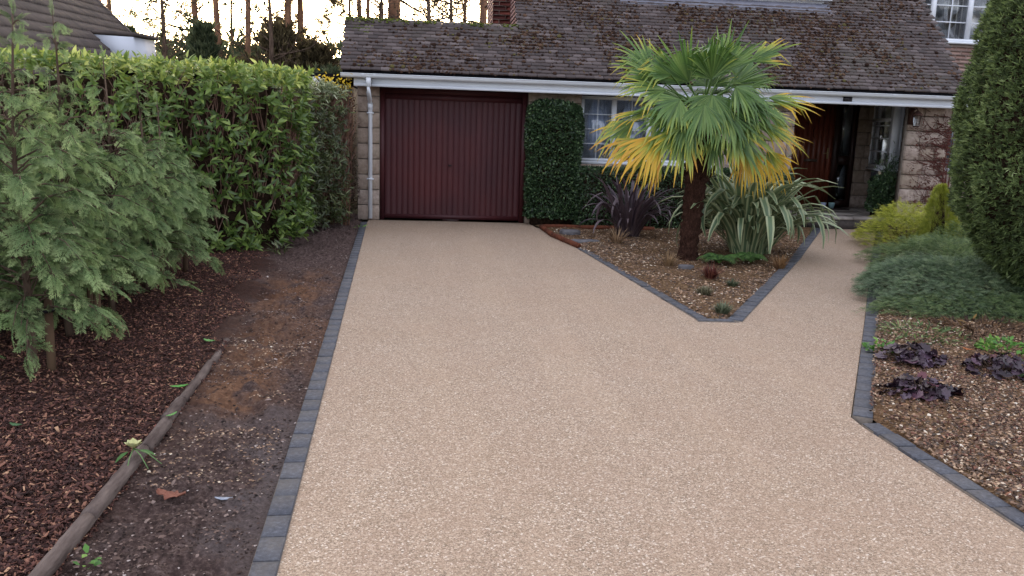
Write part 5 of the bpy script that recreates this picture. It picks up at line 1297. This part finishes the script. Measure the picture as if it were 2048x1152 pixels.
for k in range(9):
    a = k * 2.4; d = np.array([math.cos(a), math.sin(a) * .7, .35 + .3 * rng.random()]); Vt, Ft = leaf_t(.42, .4, -.2, 3); V, F, A = scatter(Vt, Ft, frames(d[None], UP[None] - d[None] * .3), np.array([[0, 0, .0]]), np.array([.045])); mk('petal', V, F, pm, rose, loc=(-1.255, 3.50, .083), smooth=True)
sm = simple('limp_green_stem', '#5f7a4a', .7, .3)
for (dx, dy_) in ((.09, -.10), (.13, -.05), (.02, -.16)):
    MB().tube([(-1.255, 3.50, .082), (-1.255 + dx * .5, 3.50 + dy_ * .5, .07), (-1.255 + dx, 3.50 + dy_, .03)], [.003, .0025, .002], 5).build('stem', sm, rose)
for k, (dx, dy_) in enumerate(((.10, -.01), (-.05, -.08))):
    V, F, A = scatter(*LAUREL, frames(np.array([[dx, dy_, -.02]]), UP[None]), np.array([[-1.255 + dx * .3, 3.50 + dy_ * .3, .075]]), np.array([.07])); mk('leaf', V - wloc(rose), F, m_green, rose, loc=wloc(rose))

# ---- bark chips, stones, pebbles (uncountable)
def chip_t(seed):
    g = np.random.default_rng(seed); V = np.array([(-.5, -.16, 0), (.5, -.10, .02), (.42, .13, 0), (-.45, .17, .03)]) + g.normal(0, .05, (4, 3)); V2 = V * [.92, .9, 1] + [0, 0, .09]
    V = np.vstack([V, V2]); Q = [(4, 5, 6, 7)] + [(i, (i + 1) % 4, 4 + (i + 1) % 4, 4 + i) for i in range(4)]; return V, [np.array(Q)]
CH = [chip_t(i) for i in range(4)]
n = 78000; y = 2.2 + (rng.random(n) ** 1.35) * 7.2; x = log_x(y) + .03 - (rng.random(n) ** 1.1) * np.minimum(.9 + (y - 2.2) * .42, 3.6)
k = (rng.random(n) < 1.0) & ~((y > 5.5) & (x > log_x(y) - .1 + .5 * (fbm(x, y, 1.5) - .5))); x, y = x[k], y[k]; n = len(x)
P = np.stack([x, y, bed_h(x, y) + rng.uniform(0, .016, n)], -1); D = rdir(n) * [1, 1, .35]; N = UP + rng.normal(0, .45, (n, 3))
m_chip = leafmat('bark_chip', [(0, '#281a17'), (.45, '#4b322d'), (.75, '#67443a'), (.93, '#8c6350'), (1, '#b58f70')], .85, 0, .2)
o = multicloud('bark_mulch', CH, P, D, N, rng.uniform(.008, .030, n) * (1 + .6 * (rng.random(n) < .06)), m_chip, None, rng.random(n) ** 1.25)
PB = [blob_template(i, .62) for i in range(4)]
def oct_t(seed):
    g = np.random.default_rng(seed); V = np.array([(1, 0, 0), (0, 1, 0), (-1, 0, 0), (0, -1, 0), (0, 0, .6), (.7, .7, .25), (-.7, .6, .2), (-.6, -.75, .25), (.75, -.6, .2)]) * [1, .8, 1] + g.normal(0, .1, (9, 3)); F = [(0, 5, 4), (5, 1, 4), (1, 6, 4), (6, 2, 4), (2, 7, 4), (7, 3, 4), (3, 8, 4), (8, 0, 4)]
    return V, [np.array(F)]
OC = [oct_t(i) for i in range(5)]
m_peb = leafmat('garden_pebble', [(0, '#2d221a'), (.35, '#523d2d'), (.62, '#715541'), (.84, '#94745a'), (.95, '#b49c80'), (1, '#d4c9b8')], .6, 0, .4)
# soil strip: stones and crumbs
n = 26000; y = 2.2 + rng.random(n) ** 1.4 * 9.5; x = log_x(y) + rng.random(n) * (kx_out(y) - log_x(y) - .015); k = rng.random(n) < np.clip((fbm(x, y, 4, 3, 71) - .25) * 2.2, .15, 1); x, y = x[k], y[k]; n = len(x)
m_crumb = leafmat('soil_crumb', [(0, '#1c1412'), (.55, '#41322c'), (.8, '#6b5850'), (.95, '#85746c'), (1, '#a89c96')], .85, 0, .2)
sz = rng.uniform(.002, .008, n) * (1 + 1.1 * (rng.random(n) < .05))
multicloud('soil_crumbs', OC, np.stack([x, y, bed_h(x, y)], -1), rdir(n) * [1, 1, .1], UP + rng.normal(0, .25, (n, 3)), sz, m_crumb, None, rng.random(n))
n = 2600; y = 3.3 + rng.random(n) * 2.4; x = log_x(y) + .05 + rng.random(n) * .5; k = fbm(x, y, 3, 2, 91) > .5; x, y = x[k], y[k]; n = len(x)
multicloud('soil_pebbles', OC, np.stack([x, y, bed_h(x, y)], -1), rdir(n) * [1, 1, .1], UP + rng.normal(0, .2, (n, 3)), rng.uniform(.003, .009, n), m_peb, None, rng.random(n) ** .8)
# pebbles of the gravel beds
n = 42000; x = rng.uniform(1.8, 5.8, n); y = rng.uniform(6.36, 12.4, n); k = in_poly(x, y, ISP); x, y = x[k], y[k]
k = rng.random(len(x)) < np.clip((fbm(x, y, 2.0, 3, 73) - .22) * 2.4, .25, 1); x, y = x[k], y[k]; n = len(x)
multicloud('gravel', OC, np.stack([x, y, isl_h(x, y) + .001], -1), rdir(n) * [1, 1, .1], UP + rng.normal(0, .3, (n, 3)), rng.uniform(.006, .017, n), m_peb, None, rng.random(n))
n = 90000; y = 2.2 + rng.random(n) ** 1.5 * 5.2; x = 2.42 + rng.random(n) * 3.0; k = in_poly(x, y, RBP); x, y = x[k], y[k]
fr_ = np.clip((fbm(x, y, 2.2, 3, 74) - .2) * 2.4, .3, 1); k = rng.random(len(x)) < fr_; x, y = x[k], y[k]; n = len(x)
multicloud('gravel', OC, np.stack([x, y, rb_h(x, y) + .001], -1), rdir(n) * [1, 1, .1], UP + rng.normal(0, .35, (n, 3)), rng.uniform(.004, .013, n), m_peb, None, rng.random(n))
n = 5000; y = 2.2 + rng.random(n) ** 1.3 * 3.0; x = 2.45 + rng.random(n) * 2.0; k = in_poly(x, y, RBP); x, y = x[k], y[k]; n = len(x)
multicloud('bark_mulch', CH, np.stack([x, y, rb_h(x, y) + .01], -1), rdir(n) * [1, 1, .3], UP + rng.normal(0, .4, (n, 3)), rng.uniform(.01, .03, n), m_chip, None, rng.random(n))

# ---- small things at the door
mat_ = MB().box(6.95, 7.55, 14.30, 14.66, .1935, .212).build('doormat', simple('dark_doormat', '#241b1a', .95, .1, 1, 60, '#35292a', .5), None, loc=(0, 0, 0)); tag(mat_, 'dark doormat in front of the front door', 'doormat')
def pot(x, y, c, label, r=.055, h=.10):
    root = empty('small_pot', (x, y, .212), label, 'pot'); b_ = MB(); n_ = 16; b_.tube([(x, y, .213), (x, y, .213 + h * .8), (x, y, .213 + h)], [r * .8, r, r * 1.04], n_, cap=True); b_.build('body', simple('glazed_' + c[1:], c, .4, .5), root, True)
    MB().tube([(x, y, .2135 + h), (x, y, .216 + h)], [r * .85, r * .8], n_).build('lid', simple('lid_' + c[1:], '#7fa39f', .5, .4), root, True)
pot(7.10, 14.42, '#aab4d6', 'small pale lilac blue pot on the doormat, the left of two')
pot(7.26, 14.42, '#8fb0b4', 'small pale turquoise pot on the doormat, the right of two')

# ================================================================== neighbour's house behind the hedge
SC = 1.6
dn = nrm(np.array([-.08, 1.0, .045])); hx = nrm(np.array([dn[1], -dn[0], 0])); sn = -hx * math.cos(R(45)) + UP * math.sin(R(45)); nn_ = nrm(np.cross(dn, sn)); 
if nn_[2] < 0: nn_ = -nn_
cam_p = np.array([0, 0, H_CAM]); NQ = cam_p + (np.array([-5.03, 15.0, 2.75]) - cam_p) * SC
def npz(t, s, h=0.0): return NQ + dn * t * SC + sn * s * SC + nn_ * h
nh = empty('neighbour_house', (NQ[0], NQ[1], 0), 'neighbouring house with a steep ribbed dark tile roof and white dormer cheek', 'house')
nroof = MB(); V = [npz(-9, -1.5, -.05), npz(0, -1.5, -.05), npz(0, 2.6, -.05), npz(-9, 2.6, -.05)]; V2 = [v - nn_ * .12 for v in V]
nroof.add(V + V2, None, [(0, 1, 2, 3), (7, 6, 5, 4), (0, 4, 5, 1), (1, 5, 6, 2), (2, 6, 7, 3), (3, 7, 4, 0)]); nroof = nroof.build('roof', MT['felt'], nh)
GN = .172; tw = .19
def ntile_mesh():
    n_ = 9; xs = np.linspace(0, 1, n_) * tw * SC * .985; V = []; 
    for (yy_, hh) in ((0, .045), (GN * SC * 1.12, .012)):
        for j, x in enumerate(xs): V.append((x, yy_, hh + (.028 if j % 4 in (1, 2) else 0)))
    for j, x in enumerate(xs): V.append((x, 0, .0 + (.028 if j % 4 in (1, 2) else 0)))
    Q = [(i, i + 1, n_ + i + 1, n_ + i) for i in range(n_ - 1)] + [(2 * n_ + i, 2 * n_ + i + 1, i + 1, i) for i in range(n_ - 1)]; return np.array(V), [np.array(Q)]
nV, nF = ntile_mesh(); Bn = np.stack([dn, sn, nn_], -1); NT = mesh_np('roof_tile', nV, nF, MT['ntile']); eul = Matrix(Bn.tolist()).to_euler()
cand = []
for r_ in range(-5, 13):
    for c_ in range(-40, 0): cand.append((c_ * tw + 0.0, r_ * GN + .08 - GN))
cand = [(t, s) for t, s in cand if not (t > -2.5 and t < -1.0 and s < -.2)]
def inview(t, s):
    q = (npz(t, s) - cam_p) @ ROT; u = 1024 + F_PX * q[0] / q[2]; v = 576 + F_PX * q[1] / q[2]; return -60 < u < 320 and -40 < v < 170
vis = [c for c in cand if inview(*c)][:290]; vs = set(vis); oth = [c for c in cand if c not in vs]
for t, s in vis: obj('roof_tile', NT, nroof, npz(t, s, .004 * rng.random()), eul)
P_ = np.array([npz(t, s) for t, s in oth]); V, F, A = scatter(nV, nF, np.repeat(Bn[None], len(P_), 0), P_, np.ones(len(P_)))
o = mk('roof_tiles', V - wloc(nroof), F, MT['ntile'], nroof, A, loc=wloc(nroof)); o['kind'] = 'stuff'
# white dormer cheek cut into the slope
def slopept(t, s, zt): return npz(t, s)
tp0, tp1 = npz(-2.45, -.14), npz(-2.45, -.92); out_x = tp1[0]
b_ = MB(); f0 = [tp0 + nn_ * .03, np.array([out_x, tp0[1], tp0[2]]), tp1 + nn_ * .03]; f1 = [v + dn * 1.25 * SC for v in f0]
b_.add(f0 + f1, [(0, 2, 1), (3, 4, 5)], [(0, 1, 4, 3), (1, 2, 5, 4), (2, 0, 3, 5)]); b_.build('dormer_cheek', MT['render_white'], nh)
b_ = MB(); b_.add([v + UP * .02 for v in (f0[0] - hx * .3, f0[1] + hx * .1, f1[1] + hx * .1, f1[0] - hx * .3)] + [v + UP * .10 for v in (f0[0] - hx * .3, f0[1] + hx * .1, f1[1] + hx * .1, f1[0] - hx * .3)], None, [(4, 5, 6, 7), (0, 1, 5, 4), (1, 2, 6, 5), (0, 3, 2, 1)]); b_.build('dormer_roof', MT['ntile'], nh)
base_z = npz(0, -1.5)[2]
b_ = MB(); a0, a1 = npz(-9, -1.4), npz(-.1, -1.4); c0, c1 = a0 - hx * 8, a1 - hx * 8
rz = npz(0, 2.55)[2]
for (p, q) in ((a0, a1), (a1, c1)): b_.add([(p[0], p[1], 0), (q[0], q[1], 0), (q[0], q[1], base_z), (p[0], p[1], base_z)], None, [(0, 1, 2, 3)])
rt = npz(-.1, 2.5); b_.add([(a1[0], a1[1], base_z), (c1[0], c1[1], base_z), (rt[0], rt[1], rt[2] - .1)], [(0, 1, 2)]); b_.build('wall', MT['render_white'], nh)
# ridge/verge tiles
MB().tube([npz(.02, -1.5, .03), npz(.02, 2.6, .03)], .07, 6).build('verge', MT['ntile'], nh)
# flat roofed outbuilding behind the hedge
ob = empty('outbuilding', (-3, 15, 0), 'low flat roofed outbuilding with a black roof edge behind the laurel hedge', 'outbuilding')
MB().box(-6.5, -1.5, 15.0, 18, 0, 2.12).build('wall', MT['brown'], ob)
MB().box(-6.6, -1.4, 14.9, 18.1, 2.15, 2.27).build('roof', MT['felt'], ob)
MB().box(-2.06, -1.90, 14.80, 14.89, 2.03, 2.20).build('fascia_end', MT['upvc'], ob)

# ================================================================== trees beyond
NEEDLE = [tuft_t(i, 6, .05) for i in range(4)]
def limb(mb, p, d, L, r, g, n=6, grav=-.1):
    pts = [np.array(p)]; d = nrm(d)
    for k in range(n): d = nrm(d + g.normal(0, .16, 3) + UP * grav / n); pts.append(pts[-1] + d * L / n)
    mb.tube(pts, np.linspace(r, r * .25, n + 1), 5, (g.random(), 0, 0), False); return pts
def pine(x, y, h, r, label, seed, lean=(0, 0), low=(2.5, 7), crown=.62, nlow=7, mat=None, tmat='pinebark', cat='tree', group='tall trees behind the garage', ncl=1.0, csize=.34, name='pine_tree', lowL=1.0):
    g = np.random.default_rng(seed); root = empty(name, (x, y, 0), label, cat, group); tm = MB(); n = 12; t = np.linspace(0, 1, n)
    C = np.stack([x + lean[0] * t + .12 * np.sin(t * 5 + seed), y + lean[1] * t, -.2 + h * t], -1); r = r * .55; tm.tube(C, r * (1 - .75 * t) * (1 + .25 * np.exp(-t * 18)), 9); tm.build('trunk', MT[tmat], root, True)
    lb = MB(); P = []
    for k in range(nlow + 24):
        z = g.uniform(*low) if k < nlow else h * g.uniform(crown, .98)
        c = np.array([np.interp(z, C[:, 2], C[:, 0]), np.interp(z, C[:, 2], C[:, 1]), z]); a = g.uniform(0, 2 * PI); L = g.uniform(1.0, 2.2) * lowL if k < nlow else g.uniform(1.5, 3.0) * (1.2 - z / h * .6)
        pts = limb(lb, c, [math.cos(a), math.sin(a), g.uniform(-.1, .4)], L, r * .22, g)
        for q in range(3): 
            p0 = pts[g.integers(3, 7)]; e = limb(lb, p0, rdir(1, g)[0] * [1, 1, .4], L * .4, r * .08, g, 3)
            for _ in range(int((26 if k >= nlow else 16) * ncl)): P.append(e[g.integers(1, 4)] + g.normal(0, .17, 3))
    o = lb.build('limbs', MT['trunk'], root); o['kind'] = 'stuff'
    P = np.array(P); multicloud('crown', NEEDLE, P, rdir(len(P), g) + UP * .3, rdir(len(P), g), g.uniform(.12, csize, len(P)), mat or m_tree, root, g.random(len(P)))
    return root
def bushy(x, y, rx, h, n, mat, label, seed, z0=.0, cone=False, size=(.15, .32), group='evergreens behind the garage', cat='tree', name='evergreen_tree'):
    g = np.random.default_rng(seed); root = empty(name, (x, y, 0), label, cat, group); MB().tube([(x, y, -.1), (x, y, h * .8)], [.14, .03], 7).build('trunk', MT['trunk'], root, True)
    m = 46; cz = z0 + (h - z0) * g.random(m) ** .8; f = (cz - z0) / (h - z0); rm = rx * ((1 - f) ** .75 if cone else np.sqrt(np.clip(1 - (f * 1.7 - .7) ** 2, .05, 1))); a = g.uniform(0, 2 * PI, m); q = np.sqrt(g.random(m)) * .8
    cs = np.stack([x + rm * q * np.cos(a), y + rm * q * np.sin(a), cz], -1); k = g.integers(0, m, n); P = cs[k] + g.normal(0, 1, (n, 3)) * np.array([.22, .22, .2]) * rx * .62; P[:, 2] = np.maximum(P[:, 2], .05)
    multicloud('crown', T1, P, nrm(P - [x, y, h * .4]) + rdir(n, g) * .6 + UP * .4, rdir(n, g), g.uniform(*size, n), mat, root, g.random(n))
    lb = MB()
    for k in range(16): a = g.uniform(0, 2 * PI); limb(lb, (x, y, h * g.uniform(.15, .7)), (math.cos(a), math.sin(a), .5), rx * .8, .03, g)
    o = lb.build('limbs', MT['trunk'], root); o['kind'] = 'stuff'; return root
def XY(u, d):   # ground point seen in column u at distance d along y (tree planting plan)
    q = ROT @ np.array([u - 1024., 240 + .034 * u - 25 - 576., F_PX]); return q[0] / q[1] * d, d
trees = [(206, 34, .20, 13, 'thin dark trunk leaning out behind the neighbour roof', 3), (226, 40, .26, 15, 'pale brown trunk close behind the neighbour roof edge', 9),
         (396, 36, .30, 15, 'dark trunk rising behind the pointed evergreen', 20), (443, 33, .27, 15, 'sunlit orange trunk right of the pointed evergreen', 5), (473, 42, .16, 14, 'thin bare trunk between the two reddish ones', 5),
         (505, 32, .24, 15, 'reddish slim trunk standing alone in the bright gap', 4), (577, 34, .33, 16, 'dark ivy clad trunk, left of a close pair', 7), (598, 35, .30, 16, 'dark ivy clad trunk, right of a close pair', 7),
         (700, 38, .16, 13, 'thin dark trunk just over the left end of the garage ridge', 5), (722, 31, .22, 14, 'dark trunk left of the thick one above the garage roof', 5), (742, 34, .2, 14, 'second dark trunk left of the thick one above the garage', 4),
         (793, 28, .42, 16, 'thick dark brown trunk above the middle of the garage ridge', 2), (922, 36, .2, 14, 'slim dark trunk among twigs left of the chimney', 5), (955, 30, .33, 14, 'dark ivy covered trunk beside the chimney', 8)]
for i, (u, d, r, h, lb, nl) in enumerate(trees):
    x, y = XY(u, d); pine(x, y, h, r * (1.15 if r > .4 else 1), 'tall ' + lb, 200 + i, nlow=nl + 5, low=(3.0, 8.0), ncl=.8 if u not in (577, 598) else 1.3, mat=m_treeb if u > 540 else m_tree, lowL=1.9 if u in (396, 226, 505, 700) else 1.1)
x, y = XY(412, 27); bushy(x, y, .85, 4.0, 5200, m_tree, 'dark pointed evergreen tree in the gap above the hedge', 301, cone=True)
for i, (u, d, rx, h, n, lb) in enumerate([(560, 30, 1.5, 4.2, 4200, 'brown green dense shrub mass around the paired trunks'), (625, 31, 1.3, 3.9, 3600, 'dark rounded shrub right of the paired trunks'), (520, 33, 1.2, 3.5, 2600, 'low dark bush below the lone reddish trunk'),
                                          (300, 36, 1.8, 3.4, 2600, 'low dark bush behind the neighbour roof corner'), (660, 27, 1.0, 3.0, 1800, 'low dark bush just left of the garage roof'), (350, 40, 2.0, 3.3, 2200, 'low dark bush below the bright sky left of the pointed evergreen'),
                                          (268, 30, .9, 4.0, 1200, 'leafy sapling spilling over the neighbour roof edge')]):
    x, y = XY(u, d); bushy(x, y, rx, h, n, m_treeb if u in (560, 625) else m_tree, lb, 310 + i, group='shrubs on the far side of the hedge', cat='shrub', name='distant_shrub')
# bare twiggy trees above the garage ridge
def bare(x, y, h, label, seed):
    g = np.random.default_rng(seed); root = empty('bare_tree', (x, y, 0), label, 'tree', 'bare twiggy trees above the garage ridge'); tm = MB(); tm.tube([(x, y, -.1), (x + .1, y, h * .5), (x, y, h)], [.10, .07, .03], 7); tm.build('trunk', MT['trunk'], root, True); lb = MB(); P = []
    for k in range(34):
        z = h * g.uniform(.25, 1); a = g.uniform(0, 2 * PI); pts = limb(lb, (x, y, z), (math.cos(a), math.sin(a), g.uniform(.1, .8)), g.uniform(1.0, 2.2), .025, g, 6, .2)
        for q in range(6):
            e = limb(lb, pts[g.integers(2, 7)], rdir(1, g)[0] + UP * .3, .7, .010, g, 4, 0)
            if g.random() < .35: P += [e[-1] + g.normal(0, .06, 3) for _ in range(5)]
    o = lb.build('twigs', MT['trunk'], root); o['kind'] = 'stuff'
    P = np.array(P); cloud('last_leaves', SMALL, P, rdir(len(P), g), rdir(len(P), g), g.uniform(.05, .1, len(P)), m_treeb, root)
for i, (u, d, lb) in enumerate([(850, 24, 'bare twiggy tree right of the thick trunk'), (895, 26, 'bare twiggy tree left of the chimney, with a few hanging leaves'), (760, 27, 'bare twiggy tree left of the thick trunk'), (330, 30, 'thin twiggy tree in the bright sky right of the neighbour roof'), (540, 28, 'thin twiggy tree in the bright gap above the hedge')]):
    x, y = XY(u, d); bare(x, y, 6.5 if i < 3 else 7.5, lb, 400 + i)
# far woodland closing the horizon
n = 26000; a = rng.uniform(-1.25, 1.25, n); d = rng.uniform(52, 66, n); x, y = d * np.sin(a), d * np.cos(a); hh = 3.2 + 4.5 * fbm(a * 6, d * 0, 2.0, 3, 77); z = rng.random(n) ** .8 * hh
multicloud('far_woodland', T1, np.stack([x, y, z], -1), rdir(n) + UP, rdir(n), rng.uniform(.4, 1.0, n), m_tree, None, rng.random(n) * .7)
bpy.data.objects['far_woodland']['label'] = 'distant woodland'
